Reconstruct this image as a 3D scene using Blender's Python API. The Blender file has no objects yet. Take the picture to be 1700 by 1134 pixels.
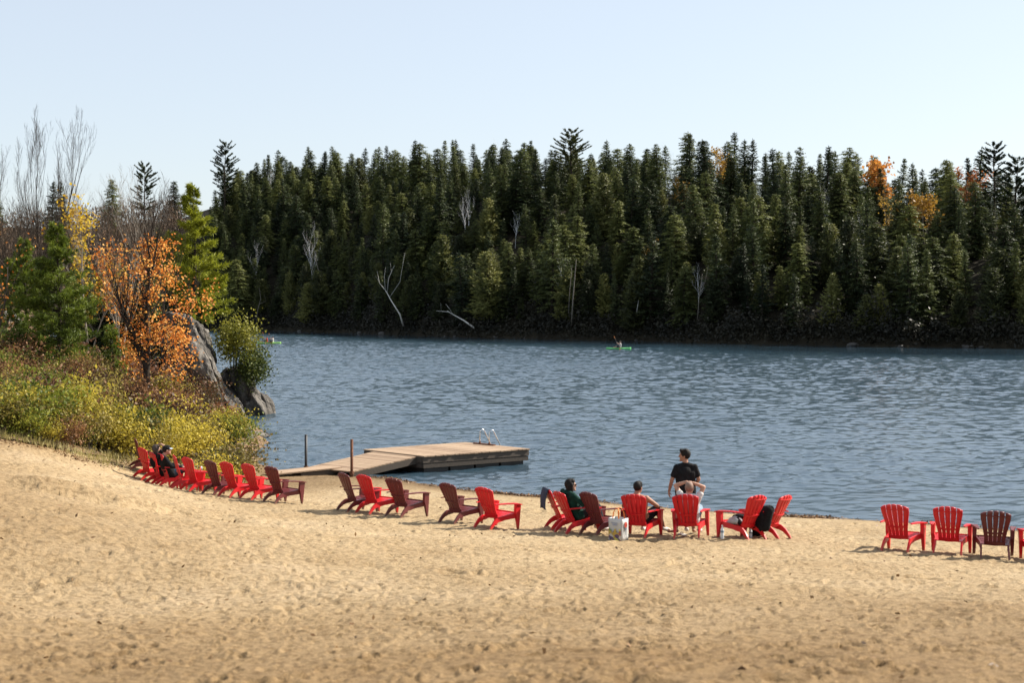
import bpy, math, random
import numpy as np
from mathutils import Vector, Matrix

R = math.radians
scene = bpy.context.scene
col = scene.collection

# ------------------------------------------------------------------ camera
FPX, CX, HY, CAMZ = 2361.0, 850.0, 515.0, 5.2       # 50 mm lens on a 1700 px wide frame, level camera
cam_data = bpy.data.cameras.new('camera')
cam_data.lens = 50.0
cam_data.sensor_width = 36.0
cam_data.shift_y = -(567.0 - HY) / 1700.0
cam_data.clip_start = 0.1
cam_data.clip_end = 6000
cam_data.dof.use_dof = True
cam_data.dof.focus_distance = 60.0
cam_data.dof.aperture_fstop = 2.4
cam = bpy.data.objects.new('camera', cam_data)
cam.location = (0, 0, CAMZ)
cam.rotation_euler = (R(90), 0, 0)
col.objects.link(cam)
scene.camera = cam

# ------------------------------------------------------------------ sky, sun, exposure
SUN_AZ, SUN_EL = R(67), R(40)                       # azimuth: from +Y (view direction) towards +X
world = bpy.data.worlds.new('World')
scene.world = world
world.use_nodes = True
wn = world.node_tree
wn.nodes.clear()
w_out = wn.nodes.new('ShaderNodeOutputWorld')
w_bg = wn.nodes.new('ShaderNodeBackground')
w_sky = wn.nodes.new('ShaderNodeTexSky')
w_sky.sky_type = 'NISHITA'
w_sky.sun_disc = False
w_sky.sun_elevation = SUN_EL
w_sky.sun_rotation = SUN_AZ
w_sky.altitude = 300
w_sky.air_density = 1.0
w_sky.dust_density = 1.6
w_sky.ozone_density = 1.0
w_bg.inputs['Strength'].default_value = 0.104
w_mix = wn.nodes.new('ShaderNodeMix')               # thin even high haze over the whole sky
w_mix.data_type = 'RGBA'
w_mix.inputs[0].default_value = .62
w_mix.inputs[7].default_value = (3.6, 3.8, 4.0, 1)
wn.links.new(w_sky.outputs[0], w_mix.inputs[6])
wn.links.new(w_mix.outputs[2], w_bg.inputs[0])
wn.links.new(w_bg.outputs[0], w_out.inputs[0])

sun_data = bpy.data.lights.new('sun', 'SUN')
sun_data.energy = 5.0
sun_data.angle = R(0.53)
sun_data.color = (1.0, 0.92, 0.80)
sun = bpy.data.objects.new('sun', sun_data)
sd = Vector((math.sin(SUN_AZ) * math.cos(SUN_EL), math.cos(SUN_AZ) * math.cos(SUN_EL), math.sin(SUN_EL)))
sun.rotation_euler = sd.to_track_quat('Z', 'Y').to_euler()
sun.location = (60, 30, 60)
col.objects.link(sun)

scene.view_settings.view_transform = 'Standard'
scene.view_settings.look = 'None'
scene.view_settings.gamma = 1.0
scene.view_settings.use_curve_mapping = False
scene.view_settings.exposure = 1.05

# ------------------------------------------------------------------ helpers
rnd = random.Random(11)
rng = np.random.default_rng(7)


def W(px, py, Y):
    """photo pixel + real distance -> point in the place"""
    return Vector(((px - CX) / FPX * Y, Y, CAMZ - (py - HY) / FPX * Y))


def tag(o, label=None, cat=None, group=None, kind=None):
    if label: o['label'] = label
    if cat: o['category'] = cat
    if group: o['group'] = group
    if kind: o['kind'] = kind
    return o


def link(o, parent=None):
    col.objects.link(o)
    if parent is not None:
        o.parent = parent
    return o


def empty(name, loc=(0, 0, 0), rz=0.0, scale=1.0):
    o = bpy.data.objects.new(name, None)
    o.empty_display_size = 0.2
    o.location = loc
    o.rotation_euler = (0, 0, rz)
    o.scale = (scale,) * 3 if not hasattr(scale, '__len__') else scale
    return link(o)


def mesh_np(name, V, F, smooth=False):
    """V (n,3); F (m,k) with constant k"""
    V = np.ascontiguousarray(V, dtype=np.float32)
    F = np.ascontiguousarray(F, dtype=np.int32)
    me = bpy.data.meshes.new(name)
    m, k = F.shape
    me.vertices.add(len(V)); me.vertices.foreach_set('co', V.ravel())
    me.loops.add(m * k); me.loops.foreach_set('vertex_index', F.ravel())
    me.polygons.add(m)
    me.polygons.foreach_set('loop_start', np.arange(m, dtype=np.int32) * k)
    me.polygons.foreach_set('loop_total', np.full(m, k, dtype=np.int32))
    me.update(calc_edges=True)
    if smooth:
        me.polygons.foreach_set('use_smooth', np.ones(m, dtype=bool))
    return me


class MB:
    def __init__(self): self.v = []; self.f = []

    def add(self, V, F):
        n = len(self.v)
        self.v.extend([tuple(p) for p in V])
        self.f.extend([tuple(i + n for i in f) for f in F])

    def box(self, c, s, M=None):
        c = Vector(c); V = []
        for dx in (-.5, .5):
            for dy in (-.5, .5):
                for dz in (-.5, .5):
                    p = Vector((dx * s[0], dy * s[1], dz * s[2]))
                    V.append(c + (M @ p if M else p))
        self.add(V, [(0, 1, 3, 2), (4, 6, 7, 5), (0, 4, 5, 1), (2, 3, 7, 6), (0, 2, 6, 4), (1, 5, 7, 3)])

    def prism(self, quad, h):
        """quad: four points (top face); extruded downwards by h"""
        V = [Vector(q) for q in quad] + [Vector(q) - Vector((0, 0, h)) for q in quad]
        self.add(V, [(0, 1, 2, 3), (7, 6, 5, 4), (0, 4, 5, 1), (1, 5, 6, 2), (2, 6, 7, 3), (3, 7, 4, 0)])

    def tube(self, pts, radii, n=8, cap=True, flat=1.0, up=Vector((0, 0, 1))):
        pts = [Vector(p) for p in pts]
        if not hasattr(radii, '__len__'): radii = [radii] * len(pts)
        V = []; F = []
        for i, p in enumerate(pts):
            d = (pts[min(i + 1, len(pts) - 1)] - pts[max(i - 1, 0)])
            if d.length < 1e-9: d = Vector((0, 0, 1))
            d.normalize()
            a = up if abs(d.dot(up)) < .95 else Vector((0, 1, 0)) if abs(d.y) < .9 else Vector((1, 0, 0))
            s = d.cross(a).normalized(); t = s.cross(d).normalized()
            for k in range(n):
                an = 2 * math.pi * k / n
                V.append(p + s * math.cos(an) * radii[i] + t * math.sin(an) * radii[i] * flat)
        for i in range(len(pts) - 1):
            for k in range(n):
                a = i * n + k; b = i * n + (k + 1) % n
                F.append((a, b, b + n, a + n))
        if cap:
            F.append(tuple(reversed(range(n))))
            F.append(tuple(range((len(pts) - 1) * n, len(pts) * n)))
        self.add(V, F)

    def loft(self, rings, cap=True):
        n = len(rings[0]); V = [p for r in rings for p in r]; F = []
        for i in range(len(rings) - 1):
            for k in range(n):
                a = i * n + k; b = i * n + (k + 1) % n
                F.append((a, b, b + n, a + n))
        if cap:
            F.append(tuple(reversed(range(n)))); F.append(tuple(range((len(rings) - 1) * n, len(rings) * n)))
        self.add(V, F)

    def ellipsoid(self, c, r, M=None, nu=14, nv=9):
        c = Vector(c); V = []; F = []
        for j in range(1, nv):
            th = math.pi * j / nv
            for i in range(nu):
                ph = 2 * math.pi * i / nu
                p = Vector((r[0] * math.sin(th) * math.cos(ph), r[1] * math.sin(th) * math.sin(ph), r[2] * math.cos(th)))
                V.append(c + (M @ p if M else p))
        t = Vector((0, 0, r[2])); V.append(c + (M @ t if M else t)); V.append(c - (M @ t if M else t))
        T = len(V) - 2
        for j in range(nv - 2):
            for i in range(nu):
                a = j * nu + i; b = j * nu + (i + 1) % nu
                F.append((a, a + nu, b + nu, b))
        for i in range(nu):
            F.append((T, i, (i + 1) % nu)); o = (nv - 2) * nu
            F.append((T + 1, o + (i + 1) % nu, o + i))
        self.add(V, F)

    def capsule(self, a, ra, b, rb, n=12):
        a = Vector(a); b = Vector(b); d = (b - a)
        if d.length < 1e-6: d = Vector((0, 0, .001))
        d.normalize()
        pts = []; rad = []
        for k in range(4):
            an = (math.pi / 2) * (1 - (k + .12) / 4); pts.append(a - d * ra * math.sin(an)); rad.append(ra * math.cos(an))
        pts += [a, b]; rad += [ra, rb]
        for k in range(4):
            an = (math.pi / 2) * (k + 1 - .12) / 4; pts.append(b + d * rb * math.sin(an)); rad.append(rb * math.cos(an))
        self.tube(pts, rad, n)

    def mesh(self, name, smooth=False):
        me = bpy.data.meshes.new(name)
        me.from_pydata(self.v, [], self.f); me.update()
        if smooth:
            me.polygons.foreach_set('use_smooth', np.ones(len(me.polygons), dtype=bool))
        return me

    def build(self, name, mat, parent=None, smooth=False, bevel=0.0):
        me = self.mesh(name, smooth)
        me.materials.append(mat)
        o = bpy.data.objects.new(name, me)
        if bevel:
            m = o.modifiers.new('bevel', 'BEVEL'); m.width = bevel; m.segments = 2; m.limit_method = 'ANGLE'
        return link(o, parent)


def mobj(name, me, mat, parent=None):
    if mat is not None and not me.materials: me.materials.append(mat)
    return link(bpy.data.objects.new(name, me), parent)


def copy_tree(o, parent=None):
    c = o.copy(); col.objects.link(c); c.parent = parent
    for ch in list(o.children): copy_tree(ch, c)
    return c


# ------------------------------------------------------------------ numpy noise
_perm = np.random.default_rng(3).permutation(512)
_perm = np.concatenate([_perm, _perm, _perm])
_grad = np.random.default_rng(4).uniform(-1, 1, 4096)


def vnoise(x, y, seed=0):
    xi = np.floor(x).astype(np.int64); yi = np.floor(y).astype(np.int64)
    fx = x - xi; fy = y - yi
    fx = fx * fx * fx * (fx * (fx * 6 - 15) + 10); fy = fy * fy * fy * (fy * (fy * 6 - 15) + 10)
    def h(a, b): return _grad[_perm[(_perm[(a + seed * 17) & 511] + b) & 511]]
    return ((h(xi, yi) * (1 - fx) + h(xi + 1, yi) * fx) * (1 - fy) + (h(xi, yi + 1) * (1 - fx) + h(xi + 1, yi + 1) * fx) * fy)


def fbm(x, y, o=4, seed=0):
    s = 0; a = 1.0
    for i in range(o):
        s = s + a * vnoise(x * 2 ** i, y * 2 ** i, seed + i * 5); a *= .5
    return s


# ------------------------------------------------------------------ materials
def newmat(name):
    m = bpy.data.materials.new(name); m.use_nodes = True
    nt = m.node_tree
    return m, nt, nt.nodes['Principled BSDF'], nt.nodes['Material Output']


def N(nt, t, **kw):
    n = nt.nodes.new(t)
    for k, v in kw.items():
        if k in n.inputs: n.inputs[k].default_value = v
        else: setattr(n, k, v)
    return n


def ramp(nt, fac, stops):
    r = nt.nodes.new('ShaderNodeValToRGB')
    e = r.color_ramp.elements
    while len(e) < len(stops): e.new(.5)
    for i, (p, c) in enumerate(stops):
        e[i].position = p; e[i].color = tuple(c) + (1,)
    if fac is not None: nt.links.new(fac, r.inputs[0])
    return r


def coords(nt, scale=(1, 1, 1)):
    tc = nt.nodes.new('ShaderNodeTexCoord'); mp = nt.nodes.new('ShaderNodeMapping')
    mp.inputs['Scale'].default_value = scale
    nt.links.new(tc.outputs['Object'], mp.inputs[0])
    return mp.outputs[0]


def plain(name, c, rough=.6, spec=.5, var=.25, scale=8, bump=0.0, bscale=60, metal=0.0):
    m, nt, p, out = newmat(name)
    v = coords(nt)
    n = N(nt, 'ShaderNodeTexNoise', Scale=scale, Detail=5.0)
    nt.links.new(v, n.inputs['Vector'])
    r = ramp(nt, n.outputs[0], [(.3, [x * (1 - var) for x in c]), (.7, [min(1, x * (1 + var)) for x in c])])
    nt.links.new(r.outputs[0], p.inputs['Base Color'])
    p.inputs['Roughness'].default_value = rough
    p.inputs['Specular IOR Level'].default_value = spec
    p.inputs['Metallic'].default_value = metal
    if bump:
        b = N(nt, 'ShaderNodeTexNoise', Scale=bscale, Detail=4.0); nt.links.new(v, b.inputs['Vector'])
        bp = N(nt, 'ShaderNodeBump', Strength=bump, Distance=.02); nt.links.new(b.outputs[0], bp.inputs['Height'])
        nt.links.new(bp.outputs[0], p.inputs['Normal'])
    return m


def leafmat(name, stops, transl=.35, patch=1.2, rough=.55, spec=.25, isl=.32, obr=.62):
    """leaf colour varies leaf by leaf and in patches; light passes through the leaf"""
    m, nt, p, out = newmat(name)
    g = nt.nodes.new('ShaderNodeNewGeometry')
    oi = nt.nodes.new('ShaderNodeObjectInfo')
    n = N(nt, 'ShaderNodeTexNoise', Scale=patch, Detail=3.0); nt.links.new(coords(nt), n.inputs['Vector'])
    a = N(nt, 'ShaderNodeMath', operation='MULTIPLY_ADD'); a.inputs[1].default_value = isl; a.inputs[2].default_value = -.53 * isl
    nt.links.new(g.outputs['Random Per Island'], a.inputs[0])
    b = N(nt, 'ShaderNodeMath', operation='ADD'); nt.links.new(a.outputs[0], b.inputs[0]); nt.links.new(n.outputs[0], b.inputs[1])
    c = N(nt, 'ShaderNodeMath', operation='MULTIPLY_ADD'); c.inputs[1].default_value = obr; c.inputs[2].default_value = -.47 * obr
    nt.links.new(oi.outputs['Random'], c.inputs[0])
    d = N(nt, 'ShaderNodeMath', operation='ADD'); nt.links.new(b.outputs[0], d.inputs[0]); nt.links.new(c.outputs[0], d.inputs[1])
    r = ramp(nt, d.outputs[0], stops)
    nt.links.new(r.outputs[0], p.inputs['Base Color'])
    p.inputs['Roughness'].default_value = rough; p.inputs['Specular IOR Level'].default_value = spec
    if transl > 0:
        t = nt.nodes.new('ShaderNodeBsdfTranslucent'); nt.links.new(r.outputs[0], t.inputs[0])
        mx = nt.nodes.new('ShaderNodeMixShader'); mx.inputs[0].default_value = transl
        nt.links.new(p.outputs[0], mx.inputs[1]); nt.links.new(t.outputs[0], mx.inputs[2]); nt.links.new(mx.outputs[0], out.inputs[0])
    return m


M = {}
# sand
m, nt, p, out = newmat('sand')
v = coords(nt)
n1 = N(nt, 'ShaderNodeTexNoise', Scale=.35, Detail=6.0); nt.links.new(v, n1.inputs['Vector'])
n2 = N(nt, 'ShaderNodeTexNoise', Scale=9.0, Detail=6.0); nt.links.new(v, n2.inputs['Vector'])
n3 = N(nt, 'ShaderNodeTexNoise', Scale=160.0, Detail=3.0); nt.links.new(v, n3.inputs['Vector'])
r1 = ramp(nt, n1.outputs[0], [(.3, (.310, .222, .120)), (.55, (.368, .276, .160)), (.75, (.41, .318, .200))])
r2 = ramp(nt, n2.outputs[0], [(.36, (.58, .53, .47)), (.54, (1, 1, 1))])
mx = N(nt, 'ShaderNodeMix', data_type='RGBA', blend_type='MULTIPLY'); mx.inputs[0].default_value = .8
nt.links.new(r1.outputs[0], mx.inputs[6]); nt.links.new(r2.outputs[0], mx.inputs[7])
r3 = ramp(nt, n3.outputs[0], [(.34, (.42, .37, .32)), (.48, (1, 1, 1)), (.72, (1.0, 1.0, 1.0))])
mx2 = N(nt, 'ShaderNodeMix', data_type='RGBA', blend_type='MULTIPLY'); mx2.inputs[0].default_value = .55
nt.links.new(mx.outputs[2], mx2.inputs[6]); nt.links.new(r3.outputs[0], mx2.inputs[7])
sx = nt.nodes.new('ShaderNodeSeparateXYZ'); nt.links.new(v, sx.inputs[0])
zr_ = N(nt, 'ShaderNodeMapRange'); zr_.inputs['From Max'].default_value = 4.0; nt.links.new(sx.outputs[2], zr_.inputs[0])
height_tone = ramp(nt, zr_.outputs[0], [(.0, (.36, .30, .26)), (.012, (.5, .44, .38)), (.04, (1, 1, 1)), (.30, (1, 1, 1)), (.60, (.62, .545, .45))])  # wet at the waterline, then plain sand, darker and browner up the beach
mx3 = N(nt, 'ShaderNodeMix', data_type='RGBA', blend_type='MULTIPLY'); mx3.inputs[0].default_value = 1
nt.links.new(mx2.outputs[2], mx3.inputs[6]); nt.links.new(height_tone.outputs[0], mx3.inputs[7])
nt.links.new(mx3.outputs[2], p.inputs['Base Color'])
p.inputs['Roughness'].default_value = .9; p.inputs['Specular IOR Level'].default_value = .2
b1 = N(nt, 'ShaderNodeBump', Strength=1.0, Distance=.045)
n4 = N(nt, 'ShaderNodeTexNoise', Scale=14.0, Detail=8.0, Roughness=.65); nt.links.new(v, n4.inputs['Vector'])
nt.links.new(n4.outputs[0], b1.inputs['Height']); nt.links.new(b1.outputs[0], p.inputs['Normal'])
M['sand'] = m

# water
m, nt, p, out = newmat('lake_water')
p.inputs['Base Color'].default_value = (.026, .050, .071, 1)
wa_n = nt.nodes.new('ShaderNodeAttribute'); wa_n.attribute_name = 'wind'      # sub-ripple roughness follows the wind on the water
wm_n = N(nt, 'ShaderNodeMath', operation='MULTIPLY_ADD'); wm_n.inputs[1].default_value = .16; wm_n.inputs[2].default_value = .025
nt.links.new(wa_n.outputs['Fac'], wm_n.inputs[0]); nt.links.new(wm_n.outputs[0], p.inputs['Roughness'])
p.inputs['IOR'].default_value = 1.34
p.inputs['Specular IOR Level'].default_value = 1.0
tc = nt.nodes.new('ShaderNodeTexCoord')
def wnoise(scale, det, rough=.55):
    mp = nt.nodes.new('ShaderNodeMapping'); mp.inputs['Scale'].default_value = scale; mp.inputs['Rotation'].default_value = (0, 0, R(14))
    nt.links.new(tc.outputs['Object'], mp.inputs[0])
    n = N(nt, 'ShaderNodeTexNoise', Scale=1.0, Detail=det, Roughness=rough); nt.links.new(mp.outputs[0], n.inputs['Vector'])
    return n.outputs[0]
gust = ramp(nt, wnoise((.012, .022, 1), 4.0), [(.36, (.55,) * 3), (.62, (1.0,) * 3)])
def wslope(scale, det, amp, rough=.55):
    """wave facets: two independent slope components read straight from a vector noise"""
    mp = nt.nodes.new('ShaderNodeMapping'); mp.inputs['Scale'].default_value = scale; mp.inputs['Rotation'].default_value = (0, 0, R(10))
    nt.links.new(tc.outputs['Object'], mp.inputs[0])
    n = N(nt, 'ShaderNodeTexNoise', Scale=1.0, Detail=det, Roughness=rough); nt.links.new(mp.outputs[0], n.inputs['Vector'])
    sb = N(nt, 'ShaderNodeVectorMath', operation='SUBTRACT'); sb.inputs[1].default_value = (.5, .5, .5); nt.links.new(n.outputs['Color'], sb.inputs[0])
    ml = N(nt, 'ShaderNodeVectorMath', operation='MULTIPLY'); ml.inputs[1].default_value = amp; nt.links.new(sb.outputs[0], ml.inputs[0])
    return ml.outputs[0]
acc = None
for o_ in (wslope((3.2, 6.5, 1), 2.0, (.09, .18, 0)), wslope((.8, 1.8, 1), 2.0, (.08, .18, 0))):
    if acc is None: acc = o_
    else:
        ad = N(nt, 'ShaderNodeVectorMath', operation='ADD'); nt.links.new(acc, ad.inputs[0]); nt.links.new(o_, ad.inputs[1]); acc = ad.outputs[0]
gm = N(nt, 'ShaderNodeVectorMath', operation='MULTIPLY'); nt.links.new(acc, gm.inputs[0]); nt.links.new(gust.outputs[0], gm.inputs[1])
geo = nt.nodes.new('ShaderNodeNewGeometry')
gu = N(nt, 'ShaderNodeVectorMath', operation='ADD'); nt.links.new(geo.outputs['Normal'], gu.inputs[1]); nt.links.new(gm.outputs[0], gu.inputs[0])
gn = N(nt, 'ShaderNodeVectorMath', operation='NORMALIZE'); nt.links.new(gu.outputs[0], gn.inputs[0])
nt.links.new(gn.outputs[0], p.inputs['Normal'])
M['water'] = m

# soil
m, nt, p, out = newmat('leaf_litter_soil')
v = coords(nt)
n1 = N(nt, 'ShaderNodeTexNoise', Scale=3.5, Detail=8.0, Roughness=.7); nt.links.new(v, n1.inputs['Vector'])
r1 = ramp(nt, n1.outputs[0], [(.35, (.05, .035, .02)), (.5, (.13, .08, .04)), (.62, (.22, .12, .05)), (.75, (.16, .14, .06))])
nt.links.new(r1.outputs[0], p.inputs['Base Color']); p.inputs['Roughness'].default_value = .95
b1 = N(nt, 'ShaderNodeBump', Strength=1.0, Distance=.08); nt.links.new(n1.outputs[0], b1.inputs['Height']); nt.links.new(b1.outputs[0], p.inputs['Normal'])
M['soil'] = m
M['forest_floor'] = plain('forest_floor', (.020, .017, .011), .95, .1, .4, .6)
M['road'] = plain('gravel_road', (.36, .33, .30), .95, .1, .2, 1.5, .4, 20)

# rock
m, nt, p, out = newmat('granite')
v = coords(nt, (1, 1, .55))
n1 = N(nt, 'ShaderNodeTexNoise', Scale=1.3, Detail=10.0, Roughness=.68); nt.links.new(v, n1.inputs['Vector'])
n2 = N(nt, 'ShaderNodeTexNoise', Scale=11.0, Detail=6.0, Roughness=.7); nt.links.new(v, n2.inputs['Vector'])
vo = N(nt, 'ShaderNodeTexVoronoi', Scale=.9, feature='DISTANCE_TO_EDGE')
vm = nt.nodes.new('ShaderNodeMapping'); vm.inputs['Scale'].default_value = (1.4, 1.0, .35); vm.inputs['Rotation'].default_value = (0, R(-28), 0)
vt = nt.nodes.new('ShaderNodeTexCoord'); nt.links.new(vt.outputs['Object'], vm.inputs[0])
va = N(nt, 'ShaderNodeVectorMath', operation='ADD'); nt.links.new(vm.outputs[0], va.inputs[0]); nt.links.new(n1.outputs['Color'], va.inputs[1])
nt.links.new(va.outputs[0], vo.inputs['Vector'])
r1 = ramp(nt, n1.outputs[0], [(.28, (.035, .032, .028)), (.45, (.10, .09, .078)), (.58, (.19, .172, .15)), (.75, (.30, .28, .25))])
r2 = ramp(nt, n2.outputs[0], [(.35, (.55, .53, .5)), (.6, (1, 1, 1))])
mx = N(nt, 'ShaderNodeMix', data_type='RGBA', blend_type='MULTIPLY'); mx.inputs[0].default_value = .9
nt.links.new(r1.outputs[0], mx.inputs[6]); nt.links.new(r2.outputs[0], mx.inputs[7])
nt.links.new(mx.outputs[2], p.inputs['Base Color']); p.inputs['Roughness'].default_value = .85
cr = ramp(nt, vo.outputs[0], [(.0, (0, 0, 0)), (.09, (1, 1, 1))])
ad = N(nt, 'ShaderNodeMath', operation='MULTIPLY_ADD'); ad.inputs[1].default_value = .8; nt.links.new(cr.outputs[0], ad.inputs[0]); nt.links.new(n1.outputs[0], ad.inputs[2])
ad2 = N(nt, 'ShaderNodeMath', operation='MULTIPLY_ADD'); ad2.inputs[1].default_value = .15; nt.links.new(n2.outputs[0], ad2.inputs[0]); nt.links.new(ad.outputs[0], ad2.inputs[2])
b1 = N(nt, 'ShaderNodeBump', Strength=1.0, Distance=.25); nt.links.new(ad2.outputs[0], b1.inputs['Height']); nt.links.new(b1.outputs[0], p.inputs['Normal'])
M['rock'] = m
M['wet_rock'] = plain('dark_wet_rock', (.05, .047, .042), .6, .4, .5, 3, .8, 8)


def plasticmat(name, c, c2, rough):
    m, nt, p, out = newmat(name)
    v = coords(nt)
    n = N(nt, 'ShaderNodeTexNoise', Scale=6.0, Detail=6.0); nt.links.new(v, n.inputs['Vector'])
    r0 = ramp(nt, n.outputs[0], [(.3, c), (.75, c2)])
    ge = nt.nodes.new('ShaderNodeNewGeometry')           # some chairs have faded more than others
    nf = N(nt, 'ShaderNodeTexNoise', Scale=1.1, Detail=2.0); nt.links.new(ge.outputs['Position'], nf.inputs['Vector'])
    fa = ramp(nt, nf.outputs[0], [(.38, (0, 0, 0)), (.66, (.5, .5, .5))])
    m1 = N(nt, 'ShaderNodeMix', data_type='RGBA'); nt.links.new(fa.outputs[0], m1.inputs[0]); nt.links.new(r0.outputs[0], m1.inputs[6])
    m1.inputs[7].default_value = (c[0] * .92 + .03, c[1] + .035, c[2] + .03, 1)
    sz = nt.nodes.new('ShaderNodeSeparateXYZ'); nt.links.new(v, sz.inputs[0])   # sand clings to the feet
    zz = N(nt, 'ShaderNodeMapRange'); zz.inputs['From Min'].default_value = .10; zz.inputs['From Max'].default_value = .0; nt.links.new(sz.outputs[2], zz.inputs[0])
    nd = N(nt, 'ShaderNodeTexNoise', Scale=45.0, Detail=4.0); nt.links.new(v, nd.inputs['Vector'])
    ml = N(nt, 'ShaderNodeMath', operation='MULTIPLY'); nt.links.new(zz.outputs[0], ml.inputs[0]); nt.links.new(nd.outputs[0], ml.inputs[1])
    r = N(nt, 'ShaderNodeMix', data_type='RGBA'); nt.links.new(ml.outputs[0], r.inputs[0]); nt.links.new(m1.outputs[2], r.inputs[6]); r.inputs[7].default_value = (.26, .19, .11, 1)
    nt.links.new(r.outputs[2], p.inputs['Base Color'])
    p.inputs['Roughness'].default_value = rough
    p.inputs['Specular IOR Level'].default_value = .45
    rr = ramp(nt, n.outputs[0], [(.3, (rough - .08,) * 3), (.7, (rough + .12,) * 3)]); nt.links.new(rr.outputs[0], p.inputs['Roughness'])
    t = nt.nodes.new('ShaderNodeBsdfTranslucent'); nt.links.new(r.outputs[2], t.inputs[0])
    mx = nt.nodes.new('ShaderNodeMixShader'); mx.inputs[0].default_value = .10
    nt.links.new(p.outputs[0], mx.inputs[1]); nt.links.new(t.outputs[0], mx.inputs[2]); nt.links.new(mx.outputs[0], out.inputs[0])
    return m


M['red'] = plasticmat('red_plastic', (.58, .006, .012), (.66, .010, .018), .38)
M['maroon'] = plasticmat('maroon_plastic', (.115, .014, .016), (.155, .020, .022), .42)


def woodmat(name, c1, c2, axis_scale=(2, 30, 30)):
    m, nt, p, out = newmat(name)
    oi = nt.nodes.new('ShaderNodeObjectInfo')
    v = coords(nt, axis_scale)
    n = N(nt, 'ShaderNodeTexNoise', Scale=1.0, Detail=8.0, Roughness=.65); nt.links.new(v, n.inputs['Vector'])
    ad = N(nt, 'ShaderNodeMath', operation='MULTIPLY_ADD'); ad.inputs[1].default_value = .45; nt.links.new(oi.outputs['Random'], ad.inputs[0])
    sb = N(nt, 'ShaderNodeMath', operation='SUBTRACT'); sb.inputs[1].default_value = .22; nt.links.new(n.outputs[0], sb.inputs[0]); nt.links.new(sb.outputs[0], ad.inputs[2])
    r = ramp(nt, ad.outputs[0], [(.25, c1), (.75, c2)]); nt.links.new(r.outputs[0], p.inputs['Base Color'])
    p.inputs['Roughness'].default_value = .85
    b = N(nt, 'ShaderNodeBump', Strength=.5, Distance=.01); nt.links.new(n.outputs[0], b.inputs['Height']); nt.links.new(b.outputs[0], p.inputs['Normal'])
    return m


M['deck'] = woodmat('weathered_deck_wood', (.235, .155, .098), (.365, .262, .172))
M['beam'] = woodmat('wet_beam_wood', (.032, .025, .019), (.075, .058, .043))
M['float'] = plain('black_dock_float', (.022, .022, .022), .6, .4, .3, 3)
M['rust'] = plain('rusty_steel', (.13, .055, .03), .8, .3, .5, 20, .4, 80)
M['dark_steel'] = plain('dark_steel', (.03, .03, .032), .6, .5, .4, 20)
M['steel'] = plain('bright_steel', (.75, .75, .74), .22, .5, .06, 12, metal=1.0)
M['bark'] = plain('grey_bark', (.10, .085, .07), .95, .1, .5, 9, .8, 30)
M['dark_bark'] = plain('dark_bark', (.045, .036, .028), .95, .1, .5, 9, .8, 30)
M['pale_bark'] = plain('pale_twig_bark', (.26, .23, .19), .9, .1, .35, 6)
M['snag'] = plain('grey_snag_bark', (.13, .115, .10), .95, .1, .35, 4)
M['birch_bark'] = plain('white_birch_bark', (.62, .60, .55), .8, .2, .3, 4)
M['brown_twig'] = plain('brown_twig_bark', (.13, .095, .07), .95, .1, .4, .3)
G = lambda a, b, c: [(.25, a), (.5, b), (.8, c)]
M['spruce'] = leafmat('spruce_needles', G((.017, .029, .014), (.052, .070, .027), (.125, .145, .046)), .25, .25)
M['hemlock'] = leafmat('hemlock_needles', G((.024, .037, .015), (.080, .100, .032), (.185, .200, .060)), .3, .25)
M['cedar'] = leafmat('cedar_needles', G((.030, .038, .016), (.096, .106, .033), (.21, .21, .062)), .3, .25)
M['farpine'] = leafmat('far_pine_needles', G((0.0176, 0.0288, 0.0136), (0.04, 0.056, 0.0224), (0.088, 0.096, 0.036)), .15, .25)
M['farpine_y'] = leafmat('far_yellow_pine_needles', G((.07, .08, .02), (.15, .16, .04), (.24, .22, .06)), .2, .25)
M['pine_green'] = leafmat('young_pine_needles', G((.038, .058, .010), (.105, .145, .018), (.22, .26, .03)), .3, .9, obr=.12)
M['pine_yellow'] = leafmat('yellow_green_pine_needles', G((.10, .12, .010), (.25, .27, .02), (.42, .42, .04)), .35, .9, obr=.12)
M['juniper'] = leafmat('dark_juniper_needles', G((.02, .035, .008), (.06, .08, .012), (.14, .15, .02)), .2, 1.2, obr=.12)
M['rockpine'] = leafmat('rock_pine_needles', G((.09, .10, .015), (.22, .21, .025), (.34, .31, .045)), .3, 1.2, obr=.12)
M['orange_leaf'] = leafmat('orange_maple_leaves', G((.50, .15, .025), (.70, .30, .06), (.80, .46, .13)), .5, 1.0, isl=.75, obr=.08)
M['yellow_leaf'] = leafmat('yellow_birch_leaves', G((0.315, 0.18, 0.018), (0.54, 0.342, 0.027), (0.594, 0.45, 0.054)), .5, 1.0, isl=.75, obr=.08)
M['far_orange'] = leafmat('far_orange_leaves', G((0.32, 0.08, 0.016), (0.48, 0.16, 0.032), (0.528, 0.24, 0.048)), .4, .3)
M['far_gold'] = leafmat('far_gold_leaves', G((0.28, 0.152, 0.024), (0.4, 0.24, 0.04), (0.44, 0.288, 0.064)), .4, .3)
M['bush_yellow'] = leafmat('yellow_green_shrub_leaves', G((.13, .105, .02), (.33, .27, .035), (.54, .43, .06)), .4, 1.3)
M['bush_green'] = leafmat('green_shrub_leaves', G((.05, .07, .012), (.13, .16, .02), (.28, .28, .04)), .4, 1.3)
M['bush_brown'] = leafmat('russet_shrub_leaves', G((.055, .028, .016), (.13, .065, .032), (.25, .13, .055)), .35, 1.3)
M['bush_olive'] = leafmat('olive_brown_shrub_leaves', G((.07, .052, .02), (.19, .150, .04), (.36, .29, .07)), .35, 1.3)
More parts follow.
